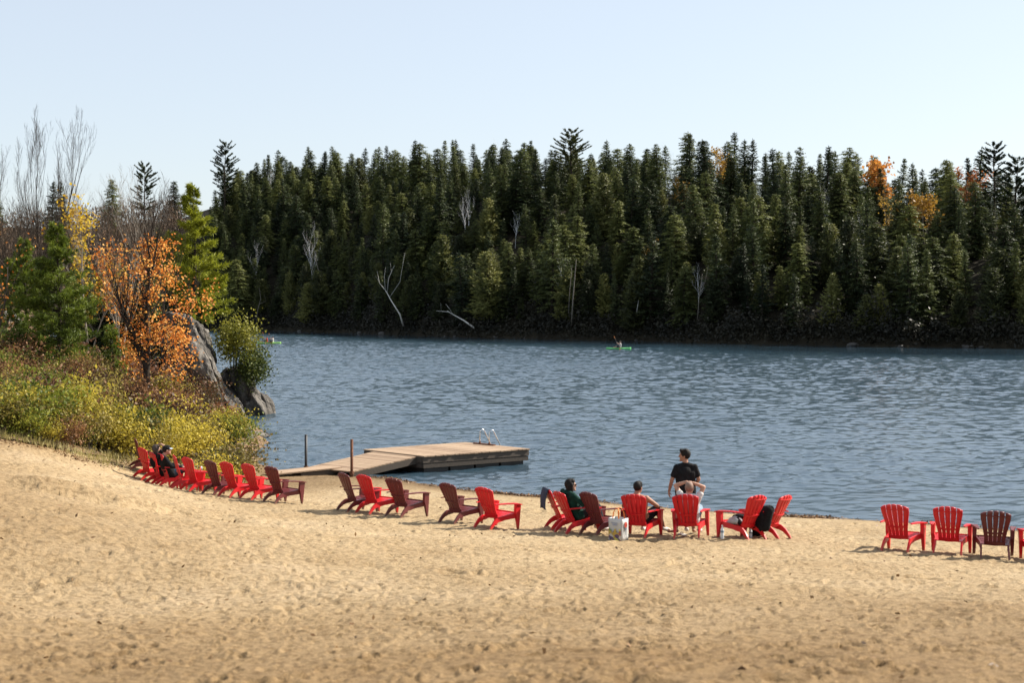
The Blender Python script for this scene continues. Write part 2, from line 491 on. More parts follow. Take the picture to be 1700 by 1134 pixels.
M['bracken'] = leafmat('dry_bracken', G((0.0825, 0.03375, 0.0165), (0.195, 0.08625, 0.0375), (0.33, 0.1725, 0.09)), .35, 1.0)
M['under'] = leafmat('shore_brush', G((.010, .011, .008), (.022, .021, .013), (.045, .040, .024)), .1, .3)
M['litter'] = leafmat('dead_leaves', G((.06, .032, .015), (.16, .085, .035), (.30, .17, .06)), .15, 1.0)
M['skin'] = plain('skin', (.40, .225, .155), .55, .35, .10, 10)
M['skin_tan'] = plain('tanned_skin', (.30, .155, .10), .55, .35, .10, 10)
M['hair'] = plain('black_hair', (.010, .008, .007), .7, .2, .4, 30)
M['hair_brown'] = plain('dark_brown_hair', (.035, .02, .012), .5, .5, .4, 30)
M['hair_short'] = plain('shaved_hair', (.20, .13, .10), .7, .3, .2, 30)
M['black_cloth'] = plain('black_cloth', (.010, .010, .011), .9, .15, .3, 12, .5, 25)
M['green_cloth'] = plain('dark_green_cloth', (.008, .035, .026), .9, .15, .3, 12, .5, 25)
M['dark_cloth'] = plain('charcoal_cloth', (.022, .024, .028), .9, .15, .3, 12, .5, 25)
M['denim'] = plain('dark_denim', (.03, .045, .07), .9, .15, .3, 20)
M['white_cloth'] = plain('white_cloth', (.52, .515, .505), .9, .15, .08, 12, .4, 25)
M['grey_cloth'] = plain('pale_grey_cloth', (.36, .36, .37), .9, .15, .12, 10, .4, 25)
M['blue_cloth'] = plain('grey_blue_cloth', (.20, .27, .33), .9, .15, .25, 8, .4, 25)
M['slate_cloth'] = plain('slate_towel', (.05, .06, .085), .95, .1, .2, 14, .4, 40)
M['cap_blue'] = plain('pale_blue_cap', (.42, .52, .62), .8, .2, .1, 14)
M['shades'] = plain('dark_lens', (.008, .008, .008), .1, .6, .1, 5)
M['bag_white'] = plain('white_bag', (.46, .46, .45), .55, .4, .06, 8)
M['orange_strap'] = plain('orange_strap', (.80, .22, .05), .7, .3, .1, 12)
M['kayak_green'] = plain('green_kayak_plastic', (.13, .50, .16), .35, .5, .1, 2)
M['kayak_lime'] = plain('lime_kayak_plastic', (.30, .60, .14), .35, .5, .1, 2)
M['paddle'] = plain('orange_paddle', (.80, .25, .05), .4, .5, .1, 4)
M['vest_red'] = plain('red_life_vest', (.35, .04, .03), .8, .2, .2, 8)
M['vest_grey'] = plain('pale_shirt', (.45, .42, .40), .8, .2, .2, 8)
M['bottle'] = plain('clear_bottle', (.62, .66, .68), .15, .5, .08, 9)
M['cap_blue2'] = plain('bottle_cap_blue', (.08, .2, .45), .4, .5, .1, 9)
M['shoe'] = plain('pale_shoe', (.55, .53, .50), .8, .3, .15, 20)

# ------------------------------------------------------------------ terrain (thin plate through measured ground points)
SHORE_PX = [(300, 777), (470, 779), (560, 787), (650, 794), (720, 805), (860, 822), (960, 830), (1040, 838), (1165, 848), (1250, 855), (1400, 861), (1650, 878), (1900, 893)]
SHORE = [(W(a, b, CAMZ * FPX / (b - HY)).x, CAMZ * FPX / (b - HY)) for a, b in SHORE_PX[1:]]
ctrl = []
for a, b, y in [(1490, 917, 26.6), (1576, 920, 26.2), (1700, 930, 25.7), (1240, 895, 27.9), (1137, 893, 28.3), (985, 888, 28.9), (815, 876, 29.9),
                (750, 866, 30.8), (665, 855, 31.7), (575, 848, 32.5), (470, 836, 34.1), (380, 825, 35.6), (300, 813, 37.2), (235, 800, 39.2),
                (0, 740, 36), (0, 800, 27), (150, 830, 27), (300, 858, 28.5), (-300, 750, 32), (100, 747, 38.5), (200, 763, 41), (300, 777, 44),
                (0, 905, 20), (0, 1134, 11), (-400, 1000, 14)]:
    p_ = W(a, b, y); ctrl.append((p_.x, p_.y, p_.z))
for x, y in SHORE:
    ctrl += [(x, y, 0.0), (x + 1.0, y + 6, -.9), (x + 3, y + 22, -2.0)]
for x in (-6, 0, 6, 12):
    ctrl += [(x, 0, 3.55), (x, 10, 2.6), (x, 18, 1.6), (x, -25, 4.8)]
ctrl += [(-10, 18, 1.95), (-10, 0, 3.6), (25, 24, .75), (25, 32, 0), (25, 10, 2.6), (25, 0, 3.5), (-22, 10, 3.2), (-22, -20, 5), (25, -20, 4.8), (45, 20, 1), (45, 30, 0), (45, 45, -2), (45, 0, 3.5)]
for a, b, y in [(245, 676, 54), (0, 640, 50), (100, 645, 54), (0, 592, 60), (0, 555, 75), (15, 533, 90), (330, 668, 60), (395, 705, 58), (300, 640, 64), (150, 600, 66), (230, 590, 75), (-300, 640, 45), (-300, 560, 70)]:
    p_ = W(a, b, y); ctrl.append((p_.x, p_.y, p_.z))
ctrl += [(-9.3, 52.5, -.1), (-8, 54, -.5), (-10.2, 58, -.1), (-9, 60, -.7), (-11.6, 64, -.2), (-10.5, 66, -.9), (-12.5, 72, -.3), (-10, 76, -1.5), (-12, 90, -1.5), (-16, 95, .4), (-22, 110, 2), (-14, 110, -1.5), (-30, 130, 4), (-60, 120, 6), (-60, 60, 5), (-45, 45, 3.8)]
C = np.array(ctrl)


def _U(r2): return np.where(r2 > 1e-12, .5 * r2 * np.log(np.maximum(r2, 1e-12)), 0.0)


nC = len(C)
K = _U((C[:, None, 0] - C[None, :, 0]) ** 2 + (C[:, None, 1] - C[None, :, 1]) ** 2) + np.eye(nC) * .6
Pm = np.c_[np.ones(nC), C[:, :2]]
A_ = np.block([[K, Pm], [Pm.T, np.zeros((3, 3))]])
sol = np.linalg.solve(A_, np.r_[C[:, 2], np.zeros(3)])


def Hs(x, y):
    x = np.asarray(x, dtype=float); y = np.asarray(y, dtype=float)
    sh = x.shape; x = x.ravel(); y = y.ravel(); out = np.empty(len(x))
    for i in range(0, len(x), 20000):
        xx = x[i:i + 20000]; yy = y[i:i + 20000]
        u = _U((xx[:, None] - C[None, :, 0]) ** 2 + (yy[:, None] - C[None, :, 1]) ** 2)
        out[i:i + 20000] = u @ sol[:nC] + sol[nC] + sol[nC + 1] * xx + sol[nC + 2] * yy
    return np.clip(out, -3.0, 9.0).reshape(sh)


def H(x, y): return float(Hs(np.array([x]), np.array([y]))[0])


EDGE_PX = [(-600, 715, 36), (-200, 730, 37), (0, 739, 37.2), (100, 748, 38.6), (200, 763, 41.2), (300, 777, 44.3), (420, 783, 47.5)]
EDGE = [(W(a, b, y).x, y) for a, b, y in EDGE_PX]


def edgeY(x): return np.interp(x, [e[0] for e in EDGE], [e[1] for e in EDGE], left=36, right=60)


# sand sheet: finer towards the viewer's side of the beach
rows = np.exp(np.linspace(math.log(6.0), math.log(56.0), 440))
us = np.linspace(-.50, .50, 600)
YY, UU = np.meshgrid(rows, us, indexing='ij')
XX = UU * YY
# smooth base evaluated coarsely, then interpolated
cr_ = np.linspace(0, 439, 112); cc_ = np.linspace(0, 599, 96)
Yc = np.interp(cr_, np.arange(440), rows); Uc = np.interp(cc_, np.arange(600), us)
Zc = Hs((Uc[None, :] * Yc[:, None]), np.repeat(Yc[:, None], len(Uc), 1))
tmp = np.array([np.interp(us, Uc, Zc[i]) for i in range(len(Yc))])
ZZ = np.array([np.interp(rows, Yc, tmp[:, j]) for j in range(600)]).T


def dimples(x, y, cell, depth, rad, seed, stretch=1.5, keep=.75):
    """trodden hollows with pushed-up rims, one jittered hollow per cell"""
    out = np.zeros_like(x)
    cx = np.floor(x / cell).astype(np.int64); cy = np.floor(y / cell).astype(np.int64)
    for i in (-1, 0, 1):
        for j in (-1, 0, 1):
            a = cx + i; b = cy + j
            h = lambda s: _grad[_perm[(_perm[(a + seed * 31 + s * 7) & 511] + b + s * 13) & 511]]
            px = (a + .5 + .48 * h(1)) * cell; py = (b + .5 + .48 * h(2)) * cell
            an = h(3) * math.pi; s = rad * (1 + .45 * h(4)); d = depth * (1 + .6 * h(5)) * (h(6) < (keep * 2 - 1))
            dx = x - px; dy = y - py
            u = (dx * np.cos(an) + dy * np.sin(an)) / (s * stretch); w = (-dx * np.sin(an) + dy * np.cos(an)) / s
            r2 = u * u + w * w
            out += d * (-np.exp(-r2 * 1.3) + .45 * np.exp(-(np.sqrt(r2) - 1.5) ** 2 * 4))
    return out


dryness = np.clip((ZZ - .05) / .35, 0, 1)
bumps = ((.030 * fbm(XX * .45, YY * .45, 3, 1)) + .012 * fbm(XX * 2.3, YY * 2.3, 3, 2) + .007 * fbm(XX * 9, YY * 9, 2, 3)
         + dimples(XX, YY, .47, .032, .06, 1, 2.0, .5) + dimples(XX, YY, .24, .034, .034, 2, 1.8, .6) + dimples(XX, YY, .13, .020, .022, 5, 1.5, .55) + dimples(XX, YY, 1.3, .05, .11, 3, 1.6, .35) + dimples(XX, YY, .85, .060, .045, 8, 2.3, .5))
# low slumped scarp crossing the slope on the higher side of the beach
sc_x = np.array([-13.0, -10.5, -8.6, -7.0, -5.6, -4.2]); sc_y = np.array([27.8, 27.9, 28.3, 28.9, 29.3, 29.0])
scy = np.interp(XX, sc_x, sc_y) + .35 * fbm(XX * .9, XX * 0 + 3.3, 3, 9)
amp = np.clip((-4.4 - XX) / 3.0, 0, 1) * np.clip((XX + 16) / 2, 0, 1)
dd = YY - scy
ZZ = ZZ + bumps * (.15 + .85 * dryness) + amp * (.17 * np.exp(-(dd / .8) ** 2) * (1 + .4 * fbm(XX * 1.7, YY * 1.7, 2, 12)) - .16 * np.exp(-((dd + .9) / .5) ** 2))
V = np.stack([XX, YY, ZZ], -1).reshape(-1, 3)
ii = np.arange(439)[:, None] * 600 + np.arange(599)[None, :]
F = np.stack([ii, ii + 1, ii + 601, ii + 600], -1).reshape(-1, 4)
me = mesh_np('beach', V, F, True)
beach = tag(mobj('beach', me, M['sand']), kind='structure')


def sandZ(x, y):
    """ground height on the finished sand sheet"""
    i = np.clip(np.searchsorted(rows, y), 1, 439); u = x / y
    j = int(np.clip((u + .5) / 1.0 * 599, 0, 598))
    t = (y - rows[i - 1]) / (rows[i] - rows[i - 1]); s = (u + .5) * 599 - j
    a = ZZ[i - 1, j] * (1 - s) + ZZ[i - 1, j + 1] * s; b = ZZ[i, j] * (1 - s) + ZZ[i, j + 1] * s
    return float(a * (1 - t) + b * t)


# wide base land below and around the beach sheet
gx = np.linspace(-140, 90, 116); gy = np.linspace(-60, 150, 106)
GX, GY = np.meshgrid(gx, gy, indexing='ij')
GZ = Hs(GX, GY) - .35 - .5 * ((np.abs(GX) < .5 * GY) & (GY > 5) & (GY < 56))
GZ = np.where((GY > 60) & (GX > -14 - (GY - 60) * .12), -3.0, GZ)
GZ = np.where((GX > 45) & (GY > 33), -3.0, GZ)
GZ = np.where((GY > 77) & (GX > -25 - (GY - 77) * .35), -3.0, GZ)
V = np.stack([GX, GY, GZ], -1).reshape(-1, 3)
ii = np.arange(115)[:, None] * 106 + np.arange(105)[None, :]
F = np.stack([ii, ii + 106, ii + 107, ii + 1], -1).reshape(-1, 4)
tag(mobj('ground', mesh_np('ground', V, F, True), M['soil']), kind='structure')

# planted bank behind the sand
gx = np.linspace(-70, -7.5, 200); gy = np.linspace(0, 1, 150)
GX = np.repeat(gx[:, None], 150, 1); GY = edgeY(GX) + (gy[None, :] ** 1.5) * 75
GZ = Hs(GX, GY) + .05 + .10 * fbm(GX * .8, GY * .8, 3, 21) * np.clip((GY - edgeY(GX)) / 2, 0, 1)
GZ = np.where((GX > -12.6 - (GY - 62) * .15) & (GY > 62), np.minimum(GZ, -1.5), GZ)
GZ = np.where((GY > 76) & (GX > -25 - (GY - 77) * .35), -1.5, GZ)
V = np.stack([GX, GY, GZ], -1).reshape(-1, 3)
ii = np.arange(199)[:, None] * 150 + np.arange(149)[None, :]
F = np.stack([ii, ii + 150, ii + 151, ii + 1], -1).reshape(-1, 4)
tag(mobj('bank_ground', mesh_np('bank_ground', V, F, True), M['soil']), kind='structure')

# gravel road on the rise
mb = MB()
q = [W(-160, 520, 100), W(30, 514, 96), W(42, 548, 84), W(-160, 560, 84)]
mb.prism([(q_.x, q_.y, q_.z) for q_ in q], .6)
tag(mb.build('road', M['road']), kind='structure')

# ------------------------------------------------------------------ far shore and hill
FS = [(-420, 500), (-240, 455), (-151, 420), (-68, 372), (-30, 310), (0, 261), (33, 223), (68, 189), (101, 165), (160, 130)]
FSx = np.array([f[0] for f in FS], float); FSy = np.array([f[1] for f in FS], float)
SKY = [(-200, 330), (150, 325), (300, 305), (400, 268), (480, 258), (600, 248), (720, 238), (850, 232), (1000, 232), (1200, 240), (1350, 248), (1500, 262), (1700, 262), (2300, 265)]


def shoreY(x): return np.interp(x, FSx, FSy) + 3.0 * np.sin(np.asarray(x) * .11) + 2 * np.sin(np.asarray(x) * .31 + 1)


def hillZ(x, y):
    x = np.asarray(x, float); y = np.asarray(y, float)
    t = (y - shoreY(x)) * .80
    px = CX + FPX * x / np.maximum(y, 50)
    sky = np.interp(px, [s[0] for s in SKY], [s[1] for s in SKY])
    zr = CAMZ + (HY - sky) / FPX * (np.interp(x, FSx, FSy) + 80) - 12.0
    s = np.clip(t / 72, 0, 1.15)
    z = zr * (1 - (1 - np.minimum(s, 1)) ** 1.5) + np.where(t > 72, -.05 * (t - 72), 0)
    z = z + 1.2 * fbm(x * .05, y * .05, 3, 31) * np.clip(t / 15, 0, 1)
    return np.where(t < 0, np.maximum(t * .4, -2), z + .6 * np.clip(t / 1.5, 0, 1))



# lake: one wavy sheet, finer near the beach; the far side lies in the lee of the hill
nr_, nc_ = 840, 620
lr = np.exp(np.linspace(math.log(32.0), math.log(400.0), nr_)); lu = np.linspace(-.42, .42, nc_)
LY, LU = np.meshgrid(lr, lu, indexing='ij'); LX = LU * LY
lee0 = np.clip((shoreY(LX) - LY - 24 + 10 * fbm(LX * .03, LY * .05, 3, 68)) / 34, .07, 1)
lee = lee0 * (1 + np.clip((LY - 80) / 120, 0, 1) * .8)
near_calm = np.clip((LY - 36) / 9, .35, 1)
gustm = .78 + .42 * np.clip(.5 + .55 * fbm(LX * .035, LY * .022, 3, 61), 0, 1)
wx = LX + .35 * fbm(LX * .4, LY * .4, 2, 62); wy = LY + .25 * fbm(LX * .5 + 9, LY * .5, 2, 63)
ca_, sa_ = math.cos(.22), math.sin(.22)
wa_ = wx * ca_ + wy * sa_; wb_ = -wx * sa_ + wy * ca_
farw = np.clip((LY - 45) / 70, 0, 1)
hgt = (.060 * vnoise(wa_ * 1.05, wb_ * .9, 67) * farw + (.018 + .030 * farw) * vnoise(wa_ * 1.1, wb_ * 1.35, 64)
       + .036 * vnoise(wa_ * 2.1, wb_ * 2.7, 65) + .022 * vnoise(wa_ * 3.6, wb_ * 5.0, 66))
LZ = hgt * lee * near_calm * gustm * 1.0
V = np.stack([LX, LY, LZ], -1).reshape(-1, 3)
ii = np.arange(nr_ - 1)[:, None] * nc_ + np.arange(nc_ - 1)[None, :]
F = np.stack([ii, ii + 1, ii + nc_ + 1, ii + nc_], -1).reshape(-1, 4)
lme = mesh_np('lake', V, F, True)
at_ = lme.attributes.new('wind', 'FLOAT', 'POINT'); at_.data.foreach_set('value', (lee0 * gustm).astype(np.float32).ravel())
tag(mobj('lake', lme, M['water']), kind='structure')
lk = MB()
lk.add([(-1500, 20, -.12), (1500, 20, -.12), (1500, 2500, -.12), (-1500, 2500, -.12)], [(0, 1, 2, 3)])
tag(lk.build('lake_outer_water', M['water']), kind='structure')

gx = np.linspace(-420, 170, 240); gt = np.linspace(-6, 190, 80)
GX = np.repeat(gx[:, None], 80, 1); GY = shoreY(GX) + gt[None, :]
V = np.stack([GX, GY, hillZ(GX, GY)], -1).reshape(-1, 3)
ii = np.arange(239)[:, None] * 80 + np.arange(79)[None, :]
F = np.stack([ii, ii + 80, ii + 81, ii + 1], -1).reshape(-1, 4)
tag(mobj('hill', mesh_np('hill', V, F, True), M['forest_floor']), kind='structure')


# ------------------------------------------------------------------ foliage makers
def kites(P, D, Wd, L, wid, fold=.0):
    """kite-shaped leaves: base points P, directions D, width directions Wd"""
    P = np.asarray(P); D = np.asarray(D); Wd = np.asarray(Wd)
    L = np.asarray(L)[:, None]; wid = np.asarray(wid)[:, None]
    D = D / np.maximum(np.linalg.norm(D, axis=1, keepdims=True), 1e-9)
    Wd = Wd - D * np.sum(Wd * D, 1, keepdims=True)
    Wd = Wd / np.maximum(np.linalg.norm(Wd, axis=1, keepdims=True), 1e-9)
    up = np.cross(D, Wd)
    a = P; b = P + D * L * .45 + Wd * wid + up * fold * wid; c = P + D * L; d = P + D * L * .45 - Wd * wid + up * fold * wid
    V = np.stack([a, b, c, d], 1).reshape(-1, 3)
    F = np.arange(len(P) * 4).reshape(-1, 4)
    return V, F


def conifer(seed, h, rad, style):
    """style: spruce, hemlock, cedar, pine -> (trunk mesh, crown mesh), foot at the origin"""
    g = random.Random(seed)
    tr = MB()
    lean = (g.uniform(-.02, .02), g.uniform(-.02, .02))
    axis = lambda z: Vector((lean[0] * z + .12 * math.sin(z * .35 + seed), lean[1] * z + .1 * math.cos(z * .3 + seed), z))
    r0 = .012 * h + .05
    tr.tube([axis(h * k / 9) for k in range(10)], [r0 * (1 - k / 9) ** .8 + .015 for k in range(10)], 7)
    P = []; D = []; Wd = []; L = []; wd = []
    bare = {'spruce': .10, 'hemlock': .06, 'cedar': .03, 'pine': .38}[style]
    z = h * bare
    while z < h * .985:
        f = (z / h - bare) / (1 - bare)
        if style == 'pine':
            env = rad * (.60 + .9 * f - 1.25 * f * f) * g.uniform(.7, 1.15); nb = g.choice((3, 4, 5, 6)); step = h * .027 * g.uniform(.6, 1.6)
        elif style == 'cedar':
            env = rad * min(1.0, .75 + f) * (1 - f) ** .5 * g.uniform(.8, 1.2); nb = 7; step = h * .022
        elif style == 'hemlock':
            env = rad * min(1.0, .7 + 1.5 * f) * (1 - f) ** .46 * g.uniform(.75, 1.2); nb = 6; step = h * .022
        else:
            env = rad * min(1.0, .6 + 2 * f) * (1 - f) ** .60 * g.uniform(.75, 1.2); nb = 6; step = h * .024
        ph = g.uniform(0, 6.28)
        for k in range(nb):
            if g.random() < .10: continue
            an = ph + 6.283 * k / nb + g.uniform(-.35, .35)
            ln = max(.25, env * g.uniform(.62, 1.22))
            b0 = axis(z + g.uniform(-.5, .5) * step)
            out = Vector((math.cos(an), math.sin(an), 0))
            rise = {'spruce': -.30 + .55 * f, 'hemlock': -.18 + .35 * f, 'cedar': .15 + .4 * f, 'pine': .05 + .55 * f + g.uniform(-.15, .15)}[style] + g.uniform(-.12, .12)
            side = Vector((-out.y, out.x, 0))
            tr.tube([b0, b0 + out * ln * .5 + Vector((0, 0, rise * ln * .5)), b0 + out * ln * .93 + Vector((0, 0, rise * ln))], [.022 + .012 * ln, .015, .004], 3, False)
            n = int(4 + ln * (5.5 if style != 'pine' else 6.5))
            for q in range(n):
                s = .12 + .9 * (q + g.random()) / n
                if style == 'pine' and s < .35: continue
                curve = {'spruce': .16, 'hemlock': -.22, 'cedar': .12, 'pine': .18}[style] * s * s * ln
                c = b0 + out * ln * s + Vector((0, 0, rise * ln * s + curve))
                w = (1 - .55 * s) * ln * .5
                sg = g.choice((-1, 1)) * g.uniform(.2, 1.0)
                if style == 'pine':
                    for _ in range(6):
                        d = out * g.uniform(.2, 1) + side * g.uniform(-1, 1) + Vector((0, 0, g.uniform(.1, 1.0)))
                        P.append(c); D.append(d); Wd.append((g.uniform(-1, 1), g.uniform(-1, 1), g.uniform(-.4, .4))); L.append(g.uniform(.4, .75)); wd.append(g.uniform(.06, .12))
                    continue
                d = out * g.uniform(.35, 1.0) + side * sg * 1.1 + Vector((0, 0, g.uniform(-.55, .12) if style != 'cedar' else g.uniform(-.35, .6)))
                P.append(c); D.append(d); Wd.append(Vector((g.uniform(-.5, .5), g.uniform(-.5, .5), 0)) + side * .5 + out * .5 if style != 'cedar' else (g.uniform(-1, 1), g.uniform(-1, 1), g.uniform(-1, 1)))
                L.append(max(.28, w * g.uniform(.8, 1.3)) + .1); wd.append(g.uniform(.07, .15))
                # hanging spray below the branch
                if g.random() < .55:
                    P.append(c); D.append(out * g.uniform(0, .6) + side * g.uniform(-.5, .5) + Vector((0, 0, -g.uniform(.4, 1.0)))); Wd.append(side + out * g.uniform(-.5, .5))
                    L.append(g.uniform(.25, .5)); wd.append(g.uniform(.06, .12))
        z += step * g.uniform(.8, 1.25)
    # leader
    for _ in range(6):
        P.append(axis(h * g.uniform(.95, .99))); D.append((g.uniform(-.4, .4), g.uniform(-.4, .4), 1)); Wd.append((g.uniform(-1, 1), g.uniform(-1, 1), 0)); L.append(g.uniform(.3, .6)); wd.append(.06)
    V, F = kites(P, D, Wd, L, wd)
    return tr.mesh('trunk', True), mesh_np('crown', V, F)


def branching(seed, h, spread=.5, levels=4, trunk_r=None, stems=1, upright=.6, kids=(3, 5), first=.3, twig=True):
    """leafless tree -> (MB of wood, list of (tip position, direction))"""
    g = random.Random(seed); mb = MB(); tips = []
    trunk_r = trunk_r or .011 * h + .02

    def grow(p, d, ln, r, lev):
        n = 5 if lev < 2 else 3 if lev < 4 else 2
        pts = [p]; rr = [r]; dd = d.copy(); q = p.copy()
        for k in range(n):
            dd = (dd + Vector((g.uniform(-1, 1), g.uniform(-1, 1), g.uniform(-.3, .6))) * (.10 + .04 * lev) + Vector((0, 0, .05 * upright))).normalized()
            q = q + dd * ln / n; pts.append(q.copy()); rr.append(max(.0025, r * (1 - .8 * (k + 1) / n)))
        mb.tube(pts, rr, 7 if lev == 0 else 5 if lev == 1 else 3, False)
        tips.append((pts[-1], dd, lev))
        if lev >= 2:
            for q_ in pts[1:-1]: tips.append((q_, dd, lev))
        if lev >= levels: return
        nk = g.randint(*kids) + (3 if lev == 0 else 0)
        for k in range(nk):
            s = (first if lev == 0 else .2) + (1 - (first if lev == 0 else .2)) * (k + g.random()) / nk
            i = min(n - 1, int(s * n)); f = s * n - i
            b = pts[i].lerp(pts[i + 1], min(1, f)); br = rr[i] * .62
            an = g.uniform(0, 6.283); side = Vector((math.cos(an), math.sin(an), 0))
            nd = (dd * (1 - spread) + side * spread * g.uniform(.7, 1.3) + Vector((0, 0, upright * .5))).normalized()
            grow(b, nd, ln * g.uniform(.38, .6) * (1.15 - .45 * s), max(.004, br), lev + 1)

    for s in range(stems):
        an = g.uniform(0, 6.283); tilt = 0 if stems == 1 else g.uniform(.08, .28)
        grow(Vector((math.cos(an) * .12 * (stems > 1), math.sin(an) * .12 * (stems > 1), -.1)), Vector((math.cos(an) * tilt, math.sin(an) * tilt, 1)).normalized(), h * (1 if s == 0 else g.uniform(.6, .95)), trunk_r * (1 if s == 0 else .75), 0)
    return mb, tips


def leaves_at(tips, seed, n, size, keep=lambda p: True, spread=.25):
    g = np.random.default_rng(seed); r = random.Random(seed)
    base = [t for t in tips if keep(t[0])]
    if not base: base = tips[:5]
    idx = g.integers(0, len(base), n)
    P = np.array([base[i][0] for i in idx]) + g.normal(0, spread, (n, 3))
    D = g.normal(0, 1, (n, 3)) + np.array([0, 0, -.4]); Wd = g.normal(0, 1, (n, 3))
    L = size * g.uniform(.6, 1.3, n)
    V, F = kites(P, D, Wd, L, L * .48, .25)
    return mesh_np('crown', V, F)


def needle_tree(seed, h, rad, bare=.08, nb=90, tuft=.16, dens=1.0, rise=.35, shape='cone', wid=.010):
    """nearby pine: branches ending in brushes of needles"""
    g = random.Random(seed); tr = MB()
    ax = lambda z: Vector((.05 * math.sin(z + seed), .05 * math.cos(z * .8 + seed), z))
    tr.tube([ax(h * k / 8) for k in range(9)], [(.014 * h + .03) * (1 - k / 8.5) for k in range(9)], 8)
    P = []; D = []; Wd = []; L = []
    for k in range(nb):
        f = ((k + g.random()) / nb); z = h * (bare + (1 - bare) * f)
        env = rad * ((1 - f) ** .75 * min(1, .65 + f * 1.4) if shape == 'cone' else (1 - abs(2 * f - .9) ** 2.2 * .8))
        ln = max(.2, env * g.uniform(.6, 1.2)); an = g.uniform(0, 6.283)
        out = Vector((math.cos(an), math.sin(an), 0)); side = Vector((-out.y, out.x, 0)); b0 = ax(z)
        ri = rise * (.5 + f) + g.uniform(-.15, .15)
        tr.tube([b0, b0 + out * ln * .5 + Vector((0, 0, ri * ln * .4)), b0 + out * ln + Vector((0, 0, ri * ln))], [.012 + .010 * ln, .010, .003], 4, False)
        nt_ = int((6 + ln * 16) * dens)
        for q in range(nt_):
            s = g.uniform(.25, 1.05); w = .34 * ln * (1.15 - s)
            c = b0 + out * ln * s + side * g.uniform(-w, w) + Vector((0, 0, ri * ln * s + g.uniform(-.06, .10)))
            td = (out * g.uniform(.2, 1) + side * g.uniform(-.7, .7) + Vector((0, 0, g.uniform(.1, .8)))).normalized()
            for _ in range(9):
                P.append(c); D.append(td * .9 + Vector((g.gauss(0, .55), g.gauss(0, .55), g.gauss(0, .55)))); Wd.append((g.gauss(0, 1), g.gauss(0, 1), g.gauss(0, 1))); L.append(tuft * g.uniform(.7, 1.25))
    V, F = kites(P, D, Wd, L, np.full(len(P), wid))
    return tr.mesh('trunk', True), mesh_np('crown', V, F)


def shrub(seed, w, h, n, size, stems=9, lobes=5):
    g = np.random.default_rng(seed); r = random.Random(seed)
    mb = MB(); tips = []
    for s in range(stems):
        an = r.uniform(0, 6.283); k = r.uniform(.2, 1) * w * .5
        e = Vector((math.cos(an) * k, math.sin(an) * k, h * r.uniform(.6, 1.05)))
        mid = e * .5 + Vector((r.uniform(-.1, .1), r.uniform(-.1, .1), .08))
        mb.tube([(e.x * .15, e.y * .15, -.12), mid, e], [.012, .008, .003], 4, False)
        for _ in range(4):
            t = r.uniform(.35, .95); b = Vector((e.x * .15, e.y * .15, 0)).lerp(e, t); q = b + Vector((r.uniform(-1, 1), r.uniform(-1, 1), r.uniform(.2, 1))).normalized() * h * r.uniform(.2, .42)
            mb.tube([b, q], [.006, .002], 3, False); tips.append(q)
        tips.append(e)
    P = []
    T = np.array([list(t) for t in tips])
    idx = g.integers(0, len(T), n)
    P = T[idx] + g.normal(0, 1, (n, 3)) * np.array([.13 * w, .13 * w, .16 * h]) * (.5 + g.random((n, 1)))
    P[:, 2] = np.abs(P[:, 2]) + .02
    D = g.normal(0, 1, (n, 3)) + np.array([0, 0, .5]); Wd = g.normal(0, 1, (n, 3))
    L = size * g.uniform(.55, 1.35, n)
    V, F = kites(P, D, Wd, L, L * .36, .2)
    return mb.mesh('stem'), mesh_np('foliage', V, F)


def fit_height(mb, tips, h):
    """scale generated wood so that its highest twig stands h metres tall"""
    k = h / max(p[2] for p in mb.v)
    mb.v = [(p[0] * k, p[1] * k, p[2] * k) for p in mb.v]
    return [(t_[0] * k, t_[1], t_[2]) for t_ in tips]


def put_tree(name, meshes, loc, mats, rz=0, sc=1.0, part=('trunk', 'crown')):
    t = empty(name, loc, rz, sc)
    for me, m_, nm in zip(meshes, mats, part):
        if not me.materials: me.materials.append(m_)
        link(bpy.data.objects.new(nm, me), t)
    return t


# ------------------------------------------------------------------ forest across the lake
KIND = {}
for k in range(5): KIND['spruce%d' % k] = conifer(100 + k, 17.0, 2.9, 'spruce')
for k in range(4): KIND['hemlock%d' % k] = conifer(120 + k, 15.5, 3.6, 'hemlock')
for k in range(4): KIND['cedar%d' % k] = conifer(140 + k, 13.0, 2.9, 'cedar')
for k in range(3): KIND['pine%d' % k] = conifer(160 + k, 22.0, 4.6, 'pine')
BARE = []; BROWN = []
for k in range(4):
    mb_, tips_ = branching(200 + k, 12.0, .42, 3, .10, 1 if k % 2 else 2, .6, (4, 6), .3)
    BARE.append((mb_.mesh('trunk', True), tips_)); BROWN.append(BARE[-1][0].copy()); BROWN[-1].materials.append(M['brown_twig'])

